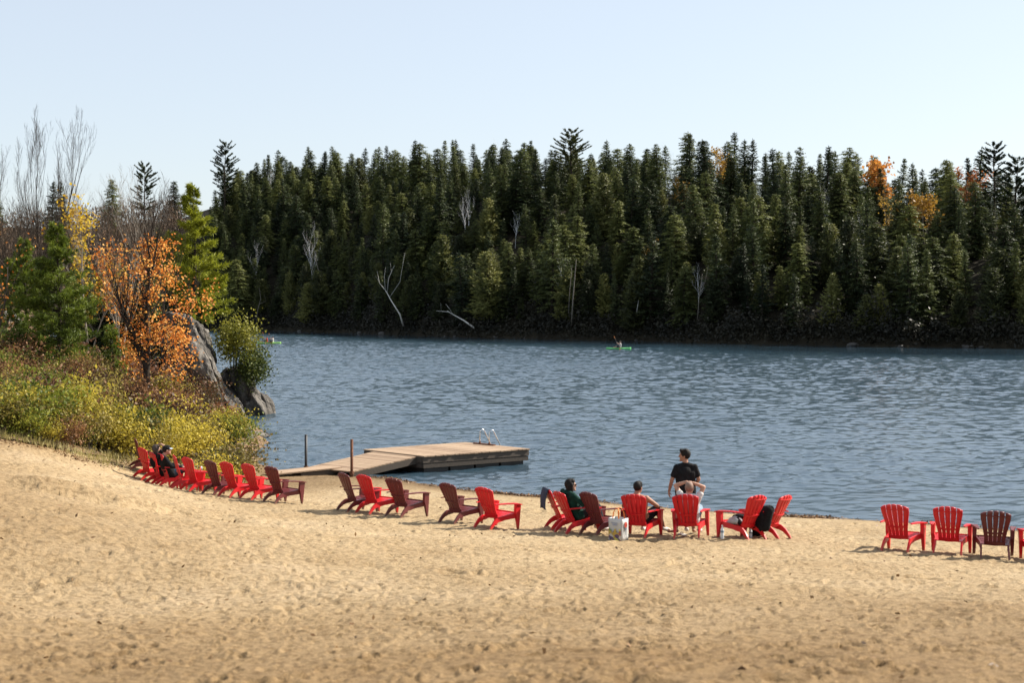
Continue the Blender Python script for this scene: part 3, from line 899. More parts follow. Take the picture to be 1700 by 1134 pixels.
ROWNAME = [(9, 'at the water edge'), (34, 'low on the slope'), (62, 'high on the slope'), (999, 'on the skyline')]
cnt = {}
for t0 in (2.5, 7, 12, 18, 24.5, 31.5, 39, 47, 56, 65, 75, 86):
    x = -92.0 + rnd.uniform(0, 4)
    while x < 92:
        sl = 1.0 / math.hypot(1, 1.25)
        xx = x + rnd.uniform(-1.6, 1.6); tt = t0 + rnd.uniform(-3, 3) if t0 > 3 else t0 + rnd.uniform(-1.0, 3)
        yy = float(shoreY(xx)) + tt * 1.25
        z = float(hillZ(xx, yy))
        x += rnd.uniform(2.5, 4.3)
        px = CX + FPX * xx / yy
        if px < 250 or px > 1790: continue
        # the broad opening of stems behind the headland stays hidden
        u = rnd.random()
        if t0 < 12: kind = 'cedar' if u < .45 else 'spruce' if u < .72 else 'hemlock'
        elif t0 < 55: kind = 'hemlock' if u < .46 else 'spruce' if u < .78 else 'cedar'
        else: kind = 'spruce' if u < .42 else 'hemlock' if u < .93 else 'cedar'
        key = kind + str(rnd.randrange(5 if kind == 'spruce' else 4))
        sc = rnd.uniform(.42, .88) if t0 < 60 else rnd.uniform(.52, .88)
        if t0 < 50 and rnd.random() < .05: sc = rnd.uniform(.95, 1.1)
        if t0 < 4: sc *= rnd.uniform(.8, 1.1)
        t = put_tree(kind + '_tree', KIND[key], (xx, yy, z - .3), (M['dark_bark'], M[kind]), rnd.uniform(0, 6.28), (sc * rnd.uniform(.85, 1.35), sc * rnd.uniform(.85, 1.35), sc))
        t.rotation_euler = (R(rnd.gauss(0, 2.2)), R(rnd.gauss(0, 2.2)), t.rotation_euler.z)
        place = [n_ for lim, n_ in ROWNAME if t0 <= lim][0]
        where = [w_ for lim, w_ in ((480, 'by the shoulder pine'), (610, 'left of the leaning birch'), (740, 'behind the leaning birch'), (890, 'above the fallen birch'), (1050, 'below the middle pine'), (1230, 'below the thin gold maple'), (1400, 'between gold and orange maples'), (1560, 'below the orange maple'), (9999, 'by the open crowned pine')) if px < lim][0]
        look = {'spruce': 'narrow dark spruce', 'hemlock': 'broad feathery hemlock', 'cedar': 'bushy olive cedar'}[kind]
        tag(t, '%s %s across the lake, %s' % (look, place, where), 'tree', '%ss %s, %s' % (kind, place, where))
        cnt[kind] = cnt.get(kind, 0) + 1
print('forest', cnt)


def far_tree(px, top, t, key, mats, name, label, wide=1.0, base_h=22.0, group=None):
    """a tree across the lake whose tip reaches the measured height"""
    # solve for the spot t metres behind the shore along this line of sight
    y = 250.0
    for _ in range(40):
        y = .5 * y + .5 * (float(shoreY((px - CX) / FPX * y)) + t)
    x = (px - CX) / FPX * y; z = float(hillZ(x, y)); zt = CAMZ + (HY - top) / FPX * y
    base_h = max(max(v_.co.z for v_ in me_.vertices) for me_ in key)
    h = max(6.0, zt - z); s = h / base_h; wide = wide * (1.0 if h > 12 else 1.15)
    tr = put_tree(name, key, (x, y, z - .2), mats, rnd.uniform(0, 6.28), (s * wide, s * wide, s))
    return tag(tr, label, 'tree', group)


PM = (M['dark_bark'], M['farpine'])
far_tree(372, 228, 55, KIND['pine0'], PM, 'white_pine', 'tall white pine rising highest at the shoulder of the forest ridge')
far_tree(240, 266, 60, KIND['pine1'], PM, 'white_pine', 'tall white pine seen above the bare trees behind the orange maple')
far_tree(948, 208, 62, KIND['pine2'], PM, 'white_pine', 'broad white pine standing above the middle of the forest ridge', 1.25)
far_tree(1650, 230, 70, KIND['pine1'], PM, 'white_pine', 'open crowned white pine poking above the lower end of the ridge', 1.1)
far_tree(1685, 250, 42, KIND['pine0'], (M['dark_bark'], M['farpine_y']), 'white_pine', 'yellowish white pine with layered boughs at the photo edge', 1.25)


def far_leafy(px, top, t, h0, n, mat, label, seed, size=.42):
    mb_, tips_ = branching(seed, h0, .5, 3, .14, 1, .4, (4, 5), .35)
    cr = leaves_at(tips_, seed, n, size, lambda p: p.z > h0 * .45, .35)
    far_tree(px, top, t, (mb_.mesh('trunk', True), cr), (M['pale_bark'], mat), 'maple_tree', label, 1.0, h0 * 1.05)


far_leafy(1465, 254, 64, 7, 600, M['far_orange'], 'bright orange maple among spruces on the far skyline', 301)
far_leafy(1535, 312, 44, 8, 800, M['far_gold'], 'golden orange maple partway down the far slope', 302)
far_leafy(1192, 240, 70, 11, 700, M['far_gold'], 'thin pale gold maple on the far skyline', 303)
far_leafy(1130, 288, 50, 9, 700, M['far_gold'], 'small yellow maple top below the far skyline', 304, .34)
far_leafy(1620, 272, 64, 10, 900, M['far_orange'], 'reddish maple beside the open crowned pine', 305, .34)
far_leafy(1078, 392, 24, 10, 450, M['far_gold'], 'sparse tawny maple halfway down the far slope', 306, .3)
far_leafy(1475, 318, 44, 8, 350, M['far_gold'], 'tiny yellow tree top left of the golden maple', 307, .3)

for k, (px, top, t, lab) in enumerate([
        (1108, 232, 78, 'bare grey tree on the skyline near the thin gold maple'), (825, 226, 80, 'bare grey tree on the skyline near the middle pine'),
        (450, 250, 80, 'bare grey tree on the skyline near the shoulder pine'), (520, 362, 14, 'pale bare birch above the left far shore'),
        (775, 308, 40, 'bare grey tree on the slope above the fallen birch'), (855, 345, 34, 'forked bare tree halfway up the far slope'),
        (945, 420, 8, 'pale bare birch standing at the middle of the far shore'), (1160, 430, 8, 'thin bare tree at the far shore under the small yellow maple'),
        (1255, 330, 40, 'bare grey tree on the slope below the skyline spruces'), (1435, 345, 36, 'bare grey tree on the slope under the orange maple'),
        (425, 395, 14, 'small bare tree on the far shore by the rock'), (740, 385, 20, 'thin bare tree behind the leaning birch'), (1370, 300, 52, 'bare grey tree below the orange skyline maple')]):
    me_, tips_ = BARE[k % 4]
    t_ = far_tree(px, top, t, (me_,), (None,), 'bare_tree', lab, .8, 11.5)
    for c_ in t_.children: c_.material_slots[0].link = 'OBJECT' if c_.material_slots else 'DATA'
    for c_ in t_.children:
        if not c_.data.materials: c_.data.materials.append(M['snag'])

# leaning white birch and the fallen one
def far_point(px, py_, t):
    y = 250.0
    for _ in range(40): y = .5 * y + .5 * (float(shoreY((px - CX) / FPX * y)) + t)
    return Vector(((px - CX) / FPX * y, y, CAMZ - (py_ - HY) / FPX * y))


def poly_tree(name, label, lines, t, mat):
    root = None; mb = MB(); b0 = None
    for ln, r0 in lines:
        pts = [far_point(a, b, t - 1.6 * i) for i, (a, b) in enumerate(ln)]
        if b0 is None: b0 = pts[0].copy(); b0.z -= .6
        mb.tube([p - b0 for p in pts], [r0 * (1 - .75 * i / (len(pts) - 1)) for i in range(len(pts))], 6)
    root = empty(name, b0)
    mb.build('trunk', mat, root, True)
    return tag(root, label, 'tree')


poly_tree('birch_tree', 'white birch leaning out over the water with a forked crown',
          [([(670, 543), (664, 522), (650, 500), (640, 482)], .22), ([(640, 482), (630, 470), (626, 450)], .10), ([(643, 486), (645, 462), (655, 440)], .10),
           ([(640, 482), (638, 460), (640, 444)], .08), ([(648, 492), (664, 468), (672, 420)], .07), ([(630, 470), (626, 462), (622, 458)], .05), ([(645, 462), (650, 452), (648, 436)], .05)], 1.5, M['birch_bark'])
poly_tree('fallen_birch', 'pale dead birch trunk fallen slantwise at the far waterline',
          [([(788, 545), (770, 532), (752, 522), (742, 516)], .17), ([(752, 522), (746, 512), (740, 505)], .08), ([(746, 518), (734, 517), (724, 516)], .08), ([(733, 517), (732, 510), (732, 503)], .04)], 1.0, M['birch_bark'])
poly_tree('birch_tree', 'slim white birch trunk upright by the middle far shore', [([(949, 540), (951, 500), (955, 450), (957, 430)], .14), ([(944, 520), (946, 480), (950, 440)], .08)], 1.5, M['pale_bark'])
poly_tree('birch_tree', 'short white birch stub low at the far shore', [([(1057, 522), (1058, 512), (1060, 499)], .12)], 1.5, M['birch_bark'])
poly_tree('birch_tree', 'thin tan birch stem on the shaded far shore', [([(1158, 530), (1161, 490), (1166, 455)], .09), ([(1161, 490), (1170, 470), (1176, 440)], .05)], 2.0, M['pale_bark'])
poly_tree('birch_tree', 'curved pale birch stem above the far shore near the rock', [([(532, 478), (529, 450), (524, 430), (518, 405)], .12), ([(524, 430), (512, 424), (502, 420)], .06), ([(520, 412), (528, 396), (530, 380)], .06), ([(518, 405), (510, 396), (508, 385)], .05)], 8.0, M['pale_bark'])
poly_tree('birch_tree', 'pale crooked birch low by the shore near the far kayak', [([(425, 540), (428, 515), (433, 495), (430, 478)], .12), ([(430, 505), (442, 500), (438, 488)], .05)], 1.5, M['pale_bark'])

# brushwood at the far waterline: one mass nobody could count
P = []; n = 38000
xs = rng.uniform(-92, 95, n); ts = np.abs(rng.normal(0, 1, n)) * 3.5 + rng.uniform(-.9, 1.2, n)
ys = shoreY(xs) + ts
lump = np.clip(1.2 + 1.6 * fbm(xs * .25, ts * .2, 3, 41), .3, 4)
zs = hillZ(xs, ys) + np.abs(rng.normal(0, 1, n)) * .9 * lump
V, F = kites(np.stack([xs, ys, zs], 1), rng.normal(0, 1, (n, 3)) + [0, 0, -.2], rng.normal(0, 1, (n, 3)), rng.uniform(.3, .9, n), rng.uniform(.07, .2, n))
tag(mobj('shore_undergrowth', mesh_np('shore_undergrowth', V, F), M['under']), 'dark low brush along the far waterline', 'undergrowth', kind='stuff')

# ------------------------------------------------------------------ brown wood on the hill behind the headland
for k in range(64):
    px = rnd.uniform(-40, 300); t = rnd.choice((6, 14, 24, 36, 50, 64)) + rnd.uniform(-4, 4)
    y = 400.0
    for _ in range(40): y = .5 * y + .5 * (float(shoreY((px - CX) / FPX * y)) + t)
    x = (px - CX) / FPX * y; z = float(hillZ(x, y)); s = rnd.uniform(.9, 1.35)
    if k % 6 == 0:
        kd = rnd.choice(('spruce1', 'spruce3', 'hemlock2'))
        t_ = put_tree(kd[:-1] + '_tree', KIND[kd], (x, y, z - .3), (M['dark_bark'], M[kd[:-1]]), rnd.uniform(0, 6.28), s * .95)
        tag(t_, 'dark conifer among the bare brown trees on the left hill', 'tree', 'conifers on the brown hill')
    else:
        t_ = put_tree('bare_tree', (BROWN[k % 4],), (x, y, z - .3), (M['brown_twig'],), rnd.uniform(0, 6.28), (s * 1.25, s * 1.25, s))
        tag(t_, 'leafless brown tree in the wood on the left hill', 'tree', 'bare trees on the brown hill')
n = 30000
pxs = rng.uniform(-60, 310, n); ts = rng.uniform(0, 80, n); ys = np.full(n, 420.0)
for _ in range(30): ys = .5 * ys + .5 * (shoreY((pxs - CX) / FPX * ys) + ts)
xs = (pxs - CX) / FPX * ys
zs = hillZ(xs, ys) + rng.uniform(1, 8.5, n)
M['twigs'] = leafmat('brown_twig_mass', G((.05, .035, .026), (.12, .085, .06), (.22, .13, .07)), .1, .06)
V, F = kites(np.stack([xs, ys, zs], 1), rng.normal(0, .5, (n, 3)) + [0, 0, 1], rng.normal(0, 1, (n, 3)), rng.uniform(.8, 2.0, n), rng.uniform(.05, .17, n))
tag(mobj('twig_canopy', mesh_np('twig_canopy', V, F), M['twigs']), 'mass of bare brown twigs over the left hill', 'woods', kind='stuff')

# ------------------------------------------------------------------ headland: trees
def on_bank(px, Y, dz=0.0):
    x = (px - CX) / FPX * Y
    return Vector((x, Y, H(x, Y) + dz))


def near_h(px, Y, top):
    b = on_bank(px, Y)
    return CAMZ + (HY - top) / FPX * Y - b.z


# green pine
hh = near_h(95, 57, 378)
t = put_tree('young_pine', needle_tree(401, hh, 2.1, .05, 135, .19, 1.25, .3, 'cone', .014), on_bank(97, 57), (M['dark_bark'], M['pine_green']))
tag(t, 'bushy bright green young pine beside the orange maple', 'tree')
t = put_tree('young_pine', needle_tree(402, near_h(45, 60, 405), 1.8, .05, 110, .19, 1.1, .3, 'cone', .014), on_bank(42, 60), (M['dark_bark'], M['pine_green']))
tag(t, 'darker green young pine behind the bushy one, toward the gravel road', 'tree')
t = put_tree('young_pine', needle_tree(403, near_h(185, 56, 545), .85, .03, 60, .15, 1.0, .3), on_bank(186, 56), (M['dark_bark'], M['pine_green']))
tag(t, 'small soft pine sapling between the green pine and the maple trunk', 'tree')
t = put_tree('young_pine', needle_tree(404, near_h(-12, 62, 470), 1.1, .03, 60, .15, 1.0, .3), on_bank(-12, 62), (M['dark_bark'], M['pine_green']))
tag(t, 'green fir half cut off by the photo edge above the bracken', 'tree')
# yellow green pine behind
b = W(322, 545, 73); hh = CAMZ + (HY - 312) / FPX * 73 - b.z
t = put_tree('yellow_pine', needle_tree(405, hh + 1.2, 2.3, .15, 120, .26, 1.1, .25, 'cone', .020), (b.x, b.y, b.z - 1.2), (M['dark_bark'], M['pine_yellow']))
tag(t, 'sunlit yellow green pine above the rock outcrop', 'tree')
# orange maple
b = on_bank(245, 54); hh = near_h(245, 54, 285)
mb_, tips_ = branching(411, hh * .80, .42, 4, .17, 1, .8, (5, 6), .14)
tips_ = fit_height(mb_, tips_, hh)
mb_.tube([(0, 0, -.3), (0, 0, .05), (.01, 0, .5)], [.26, .20, .165], 9, False)
t = empty('maple_tree', b)
mb_.build('trunk', M['dark_bark'], t, True)
_g = random.Random(77)
leafy = [t_ for t_ in tips_ if t_[2] >= 3 and 2.6 < t_[0].z < 6.4 and -.3 < t_[0].x < 1.9 and _g.random() < .05]
spr = MB()
for _ in range(74):          # leafy side sprays low and to the lake side
    z_ = _g.uniform(.5, 6.4) if _g.random() < .45 else _g.uniform(.5, 3.6)
    x_ = _g.uniform(-1.3, 1.65) if z_ < 3.2 else _g.uniform(-.2, 1.7) if z_ > 4.6 else _g.uniform(-1.0, 2.1)
    if (abs(x_ - .1) < .45 and z_ < 2.4) or (x_ > 1.5 and z_ < 1.6): continue
    y_ = _g.uniform(-1.1, 1.3); e_ = Vector((x_, y_, z_)); b_ = Vector((x_ * .12, y_ * .12, max(.9, z_ * .72)))
    spr.tube([b_, b_.lerp(e_, .5) + Vector((0, 0, -.05)), e_], [.022, .014, .005], 4, False)
    for _q in range(3): leafy.append((e_ + Vector((_g.gauss(0, .22), _g.gauss(0, .22), _g.gauss(0, .14))), None, 3))
spr.build('side_branches', M['dark_bark'], t, True)
cr = leaves_at(leafy, 412, 4000, .095, lambda p: True, .16)
mobj('crown', cr, M['orange_leaf'], t)
tag(t, 'orange leaved maple with bare upper twigs on the bank', 'tree')
# sparse yellow birch
b = on_bank(150, 70); hh = near_h(150, 70, 318)
mb_, tips_ = branching(421, hh * .78, .42, 4, .07, 2, .7, (4, 5), .25)
tips_ = fit_height(mb_, tips_, hh)
t = empty('birch_tree', b); mb_.build('trunk', M['pale_bark'], t, True)
mobj('crown', leaves_at(tips_, 422, 1500, .15, lambda p: p.z > hh * .2, .22), M['yellow_leaf'], t)
tag(t, 'thin birch with sparse yellow leaves behind the green pine', 'tree')
b = on_bank(205, 66); hh = near_h(205, 66, 262)
mb_, tips_ = branching(423, hh * .74, .38, 4, .07, 3, .8, (4, 6), .2)
tips_ = fit_height(mb_, tips_, hh)
t = empty('birch_tree', b); mb_.build('trunk', M['pale_bark'], t, True)
mobj('crown', leaves_at(tips_, 424, 900, .13, lambda p: p.z < hh * .6 and p.x < .3, .22), M['orange_leaf'], t)
tag(t, 'pale many stemmed tree with a few orange leaves behind the maple', 'tree')
for k, (px, Y, top, st, lab) in enumerate([(58, 84, 172, 2, 'tallest bare grey tree with upright twigs over the left trees'), (28, 88, 235, 2, 'bare grey tree left of the tallest bare tree'),
                                           (95, 90, 300, 3, 'low bare brown tree behind the green pine'), (285, 64, 300, 2, 'bare pale tree between the maple and the yellow green pine'), (5, 80, 330, 3, 'bare brown thicket tree at the photo edge')]):
    b = on_bank(px, Y); hh = near_h(px, Y, top)
    mb_, _t = branching(431 + k, hh * .80, .28, 4, .085, st, .85, (4, 6), .22)
    fit_height(mb_, _t, hh)
    t = empty('bare_tree', b); mb_.build('trunk', M['dark_bark'], t, True)
    tag(t, lab, 'tree')
for k, (px, sc_) in enumerate(((118, .24), (142, .30), (168, .26), (192, .33), (222, .27), (250, .31), (282, .28), (306, .25))):
    b = on_bank(px, 72 + 1.5 * (k % 3))
    t = put_tree('young_hemlock', KIND['hemlock%d' % (k % 4)], (b.x, b.y, b.z - .1), (M['dark_bark'], M['hemlock']), k * 1.3, (sc_ * 1.2, sc_ * 1.2, sc_))
    tag(t, 'young dark hemlock screening the lake behind the maple trunk', 'tree', 'young hemlocks behind the maple')
# orange twigs at the left edge
b = on_bank(-22, 56); mb_, tips_ = branching(441, 4.2, .5, 3, .06, 2, .5, (4, 5), .2)
t = empty('maple_sapling', b); mb_.build('trunk', M['bark'], t, True); mobj('crown', leaves_at(tips_, 442, 260, .11, lambda p: p.z > 1.5, .2), M['orange_leaf'], t)
tag(t, 'orange maple sapling cut off by the photo edge', 'tree')

# ------------------------------------------------------------------ rocks
def rock(name, label, c, s, seed, mat, rot=(0, 0, 0), rough=.18, cuts=10, subd=5, stri=0.0):
    import bmesh
    bm = bmesh.new(); bmesh.ops.create_icosphere(bm, subdivisions=subd, radius=1)
    g = random.Random(seed)
    planes = [(Vector((g.gauss(0, 1), g.gauss(0, 1), g.gauss(0, .7))).normalized(), g.uniform(.58, .88)) for _ in range(cuts)]
    from mathutils import noise as mn
    o3 = Vector((seed * 3.1, seed * 1.7, seed * .9))
    for v_ in bm.verts:
        p_ = v_.co
        for nrm, d in planes:
            e = p_.dot(nrm) - d
            if e > 0: p_ = p_ - nrm * e * .92
        q_ = Vector((p_.x * s[0], p_.y * s[1], p_.z * s[2]))
        f = mn.fractal(q_ * .55 + o3, 1.0, 2.0, 5) * rough + mn.fractal(q_ * 2.3 + o3, 1.0, 2.1, 4) * rough * .3
        if stri: f -= stri * max(0, 1 - abs(mn.noise(Vector((q_.x * 1.1 + .3 * q_.z * 0, q_.y * 1.1, q_.z * .16)) + o3)) * 7)
        v_.co = q_ + p_.normalized() * f * 1.6
    me = bpy.data.meshes.new(name); bm.to_mesh(me); bm.free()
    me.polygons.foreach_set('use_smooth', np.ones(len(me.polygons), dtype=bool))
    o = mobj(name, me, mat); o.location = c; o.rotation_euler = rot
    return tag(o, label, 'rock')


c = W(362, 600, 68)
rock('rock_outcrop', 'steep grey granite slab sloping down beside the maple', (c.x - .55, c.y + .6, 1.5), (1.15, 2.0, 3.9), 5, M['rock'], (R(-6), R(-24), R(10)), .22, 9, 6, .28)
rock('rock_outcrop', 'grey granite ledge at the top behind the orange leaves', (c.x - 1.9, c.y + 2.6, 3.1), (1.3, 1.8, 2.6), 8, M['rock'], (0, R(-20), R(30)), .22, 9, 5, .2)
rock('rock_outcrop', 'dark cracked granite block at the foot of the slab', (c.x - 1.35, c.y - .9, .9), (1.0, 1.2, 2.2), 12, M['rock'], (R(8), R(-12), R(-20)), .2, 9, 5, .2)
rock('rock_outcrop', 'broken dark granite shelf carrying the evergreen bushes over the lake', (c.x + .75, c.y + 2.3, .75), (1.25, 1.3, 1.75), 23, M['rock'], (R(5), R(-14), R(12)), .2, 9, 5, .2)
c = W(432, 668, 71)
rock('shore_boulder', 'pale granite boulder sloping into the lake at the point', (c.x - .1, c.y, .25), (.75, 1.1, 1.75), 14, M['rock'], (R(-4), R(-34), R(15)), .15, 8, 5, .1)
rock('shore_boulder', 'dark rounded boulder under the shrubs at the waterline', (W(408, 735, 54.6).x, 54.6, .15), (.5, .55, .62), 17, M['wet_rock'], (0, R(15), 0), .12, 6, 4)
rock('shore_boulder', 'small flat pale rock at the water beside the dark boulder', (W(424, 722, 58).x, 58.2, .05), (.55, .5, .20), 19, M['rock'], (0, 0, R(20)), .08, 6, 4)

for k in range(14):
    xx = rnd.uniform(-60, 75); yy = float(shoreY(xx)) + rnd.uniform(-.6, .6); sz_ = rnd.uniform(.35, 1.0)
    rock('shore_rock', 'low grey rock at the foot of the forest on the far waterline', (xx, yy, .1), (sz_ * 1.3, sz_, sz_ * .55), 30 + k, M['wet_rock'], (0, 0, rnd.uniform(0, 3)), .1, 6, 2)['group'] = 'rocks on the far waterline'

# evergreens on the rock
b = W(392, 640, 69.5)
t = put_tree('rock_pine', shrub(451, 1.8, 2.3, 4200, .12, 14), (b.x - .15, b.y + .3, 1.95), (M['dark_bark'], M['rockpine']), 0, 1.0, ('stem', 'foliage')); t.rotation_euler = (0, R(6), 0)
tag(t, 'yellow green pine bush growing from the rock slab', 'shrub')
t = put_tree('juniper_bush', shrub(452, 1.7, 1.7, 4200, .11, 14), (W(413, 640, 69).x, 69.3, 1.15), (M['dark_bark'], M['juniper']), 0, 1.0, ('stem', 'foliage')); t.rotation_euler = (0, R(12), 0)
tag(t, 'dark green juniper bush overhanging the boulder at the lake', 'shrub')

# ------------------------------------------------------------------ shrubs on the bank
SH = {'yellow': [shrub(500 + k, 1.7, 1.05, 1500, .085) for k in range(3)], 'green': [shrub(510 + k, 1.6, 1.0, 1500, .085) for k in range(2)],
      'brown': [shrub(520 + k, 1.8, 1.1, 1300, .10) for k in range(3)], 'olive': [shrub(530 + k, 1.7, 1.0, 1500, .075) for k in range(3)]}
SHM = {'yellow': 'bush_yellow', 'green': 'bush_green', 'brown': 'bush_brown', 'olive': 'bush_olive'}
SHL = {'yellow': 'yellow green shrub', 'green': 'leafy green shrub', 'brown': 'russet brown shrub', 'olive': 'olive brown shrub'}
nsh = 0
for dist, zone in ((.75, 'along the sand edge of the bank'), (2.0, 'along the sand edge of the bank'), (3.6, 'in the middle of the bank'), (5.4, 'in the middle of the bank'), (7.4, 'in the middle of the bank'), (9.6, 'high on the bank'), (12.2, 'high on the bank'), (15.0, 'high on the bank'), (18.5, 'high on the bank')):
    px = -50 + rnd.uniform(0, 30)
    while px < 440:
        x = (px - CX) / FPX * 42
        for _ in range(6):
            y = float(edgeY(x)) + dist; x = (px - CX) / FPX * y
        y += rnd.uniform(-.5, .5)
        gz = H(x, y)
        ok = gz > .12 and not (dist > 6 and px > 365) and not (dist > 11 and px > 330)
        px += rnd.uniform(21, 36)
        if not ok: continue
        u = rnd.random()
        if dist < 6:
            kd = ('yellow' if u < .62 else 'green' if u < .78 else 'olive') if px > 215 else ('olive' if u < .38 else 'green' if u < .60 else 'brown' if u < .68 else 'yellow')
        else:
            kd = ('brown' if u < .45 else 'olive' if u < .85 else 'green') if px < 230 else ('yellow' if u < .3 else 'olive' if u < .65 else 'brown')
        st, fo = rnd.choice(SH[kd])
        s = rnd.uniform(.6, 1.25) * (.8 if dist < 1 else 1.0)
        t = put_tree('shrub', (st, fo), (x, y, gz - .02), (M['bark'], M[SHM[kd]]), rnd.uniform(0, 6.28), (s, s, s * rnd.uniform(.8, 1.15)), ('stem', 'foliage'))
        end = ' toward the dock' if px > 215 else ' toward the photo edge'
        tag(t, SHL[kd] + ' ' + zone + end, 'shrub', SHL[kd] + 's ' + zone + end); nsh += 1
# bright bush at the point
for k, (px, Y, s, lab) in enumerate([(395, 49.3, 1.0, 'bright green yellow bush at the lake end of the bank'), (360, 48.6, .95, 'round yellow green bush just behind the row of chairs')]):
    x = (px - CX) / FPX * Y
    t = put_tree('shrub', SH['green'][k % 2] if k == 0 else SH['yellow'][0], (x, Y, H(x, Y)), (M['bark'], M['bush_green']), k * 2.0, (s, s, s * 1.15), ('stem', 'foliage'))
    tag(t, lab, 'shrub')
print('shrubs', nsh)

# bracken: countless fronds
n = 16000
pxs = rng.uniform(-60, 400, n); Ys = rng.uniform(45, 66, n); xs = (pxs - CX) / FPX * Ys
ok = (Ys > edgeY(xs) + 7.5 + 3 * (pxs > 260)) & ((pxs < 300) | (Ys < 60))
xs = xs[ok]; Ys = Ys[ok]; zs = Hs(xs, Ys); k_ = len(xs)
V, F = kites(np.stack([xs, Ys, zs + np.abs(rng.normal(0, .32, k_))], 1), rng.normal(0, 1, (k_, 3)) + [0, 0, .3], rng.normal(0, 1, (k_, 3)), rng.uniform(.12, .34, k_), rng.uniform(.025, .07, k_))
tag(mobj('bracken', mesh_np('bracken', V, F), M['bracken']), 'dry rust coloured bracken covering the bank', 'bracken', kind='stuff')
# grasses and seed stalks at the foot of the bank
n = 2600
pxs = rng.uniform(-60, 435, n); xs = (pxs - CX) / FPX * 43
for _ in range(5):
    Ys = edgeY(xs) + np.abs(rng.normal(0, .6, n)); xs = (pxs - CX) / FPX * Ys
zs = Hs(xs, Ys)
V, F = kites(np.stack([xs, Ys, zs], 1), rng.normal(0, .35, (n, 3)) + [0, 0, 1], rng.normal(0, 1, (n, 3)), rng.uniform(.08, .3, n), rng.uniform(.006, .014, n))
M['grass'] = leafmat('dry_grass', G((.14, .12, .04), (.30, .26, .09), (.48, .42, .2)), .3, 1.0)
tag(mobj('grass', mesh_np('grass', V, F), M['grass']), 'dry grass at the foot of the bank', 'grass', kind='stuff')
# dead leaves blown along bank edge and the wrack line by the water
n = 2600
pxs = rng.uniform(-60, 430, n); xs = (pxs - CX) / FPX * 43
off = -np.abs(rng.normal(0, .7, n)) + .4
for _ in range(5): Ys = edgeY(xs) + off; xs = (pxs - CX) / FPX * Ys
sx_ = np.array([s_[0] for s_ in SHORE]); sy_ = np.array([s_[1] for s_ in SHORE])
n2 = 15000
xw = rng.uniform(-7, 20, n2); dens = fbm(xw * .55, xw * 0 + 1.7, 3, 51)
kp = rng.random(n2) < np.clip(.35 + 1.3 * dens, .03, 1); xw = xw[kp]
yw = np.interp(xw, sx_, sy_) - .55 + rng.normal(0, .16, len(xw)) + .2 * fbm(xw * .8, xw * 0 + 4.4, 2, 52)
n3 = 900; x3 = rng.uniform(-14, 15, n3); y3 = rng.uniform(9, 37, n3); kp = (np.abs(x3) < y3 * .4) & (y3 < edgeY(x3)); x3 = x3[kp]; y3 = y3[kp]
xa = np.r_[xs, xw, x3]; ya = np.r_[Ys, yw, y3]
inb = (np.abs(xa) < .49 * ya); xa = xa[inb]; ya = ya[inb]
hz = np.array([sandZ(a, b) for a, b in zip(xa, ya)])
k_ = len(xa); hgt = np.abs(rng.normal(0, .025, k_)) * (ya > np.interp(xa, sx_, sy_) - 2) + .006
V, F = kites(np.stack([xa, ya, hz + hgt], 1), rng.normal(0, 1, (k_, 3)) * [1, 1, .3], rng.normal(0, 1, (k_, 3)) * [1, 1, .3], rng.uniform(.03, .10, k_), rng.uniform(.012, .03, k_))
tag(mobj('leaf_litter', mesh_np('leaf_litter', V, F), M['litter']), 'brown leaves and wrack strewn along the waterline and bank', 'leaf litter', kind='stuff')

# ------------------------------------------------------------------ floating dock
fA, fB, fC, fD = (-2.83, 45.4), (.57, 47.9), (-1.62, 50.2), (-4.95, 47.55)
DZ = .54


def q2(u, v):
    a = (fA[0] * (1 - u) + fB[0] * u, fA[1] * (1 - u) + fB[1] * u); b = (fD[0] * (1 - u) + fC[0] * u, fD[1] * (1 - u) + fC[1] * u)
    return a[0] * (1 - v) + b[0] * v, a[1] * (1 - v) + b[1] * v


dock = empty('floating_dock', (fA[0], fA[1], 0))
def dpt(u, v, z): x, y = q2(u, v); return (x - fA[0], y - fA[1], z)
NPL = 28
for k in range(NPL):
    u0 = k / NPL + .0014; u1 = (k + 1) / NPL - .0014; dz = rnd.uniform(-.004, .004); e = rnd.uniform(-.006, .006)
    mb = MB(); mb.prism([dpt(u0, -.012 + e, DZ + dz), dpt(u1, -.012 + e, DZ + dz), dpt(u1, 1.012 + e, DZ + dz), dpt(u0, 1.012 + e, DZ + dz)], .038)
    mb.build('plank', M['deck'], dock)
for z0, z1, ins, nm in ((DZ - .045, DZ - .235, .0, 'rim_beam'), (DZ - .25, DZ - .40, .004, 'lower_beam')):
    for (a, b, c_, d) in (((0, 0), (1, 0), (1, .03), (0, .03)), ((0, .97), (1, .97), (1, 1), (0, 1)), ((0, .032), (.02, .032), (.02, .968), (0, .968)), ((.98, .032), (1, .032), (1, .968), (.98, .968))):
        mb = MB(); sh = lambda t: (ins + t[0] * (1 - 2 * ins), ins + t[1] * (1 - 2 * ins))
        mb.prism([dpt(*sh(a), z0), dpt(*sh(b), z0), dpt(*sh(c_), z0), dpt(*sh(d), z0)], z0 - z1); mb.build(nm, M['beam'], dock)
for k in range(4):
    mb = MB(); u0 = .03 + k * .24; mb.prism([dpt(u0, .04, DZ - .30), dpt(u0 + .22, .04, DZ - .30), dpt(u0 + .22, .96, DZ - .30), dpt(u0, .96, DZ - .30)], .45)
    mb.build('float', M['float'], dock)
tag(dock, 'square floating wooden dock with dark sides on the lake', 'dock')

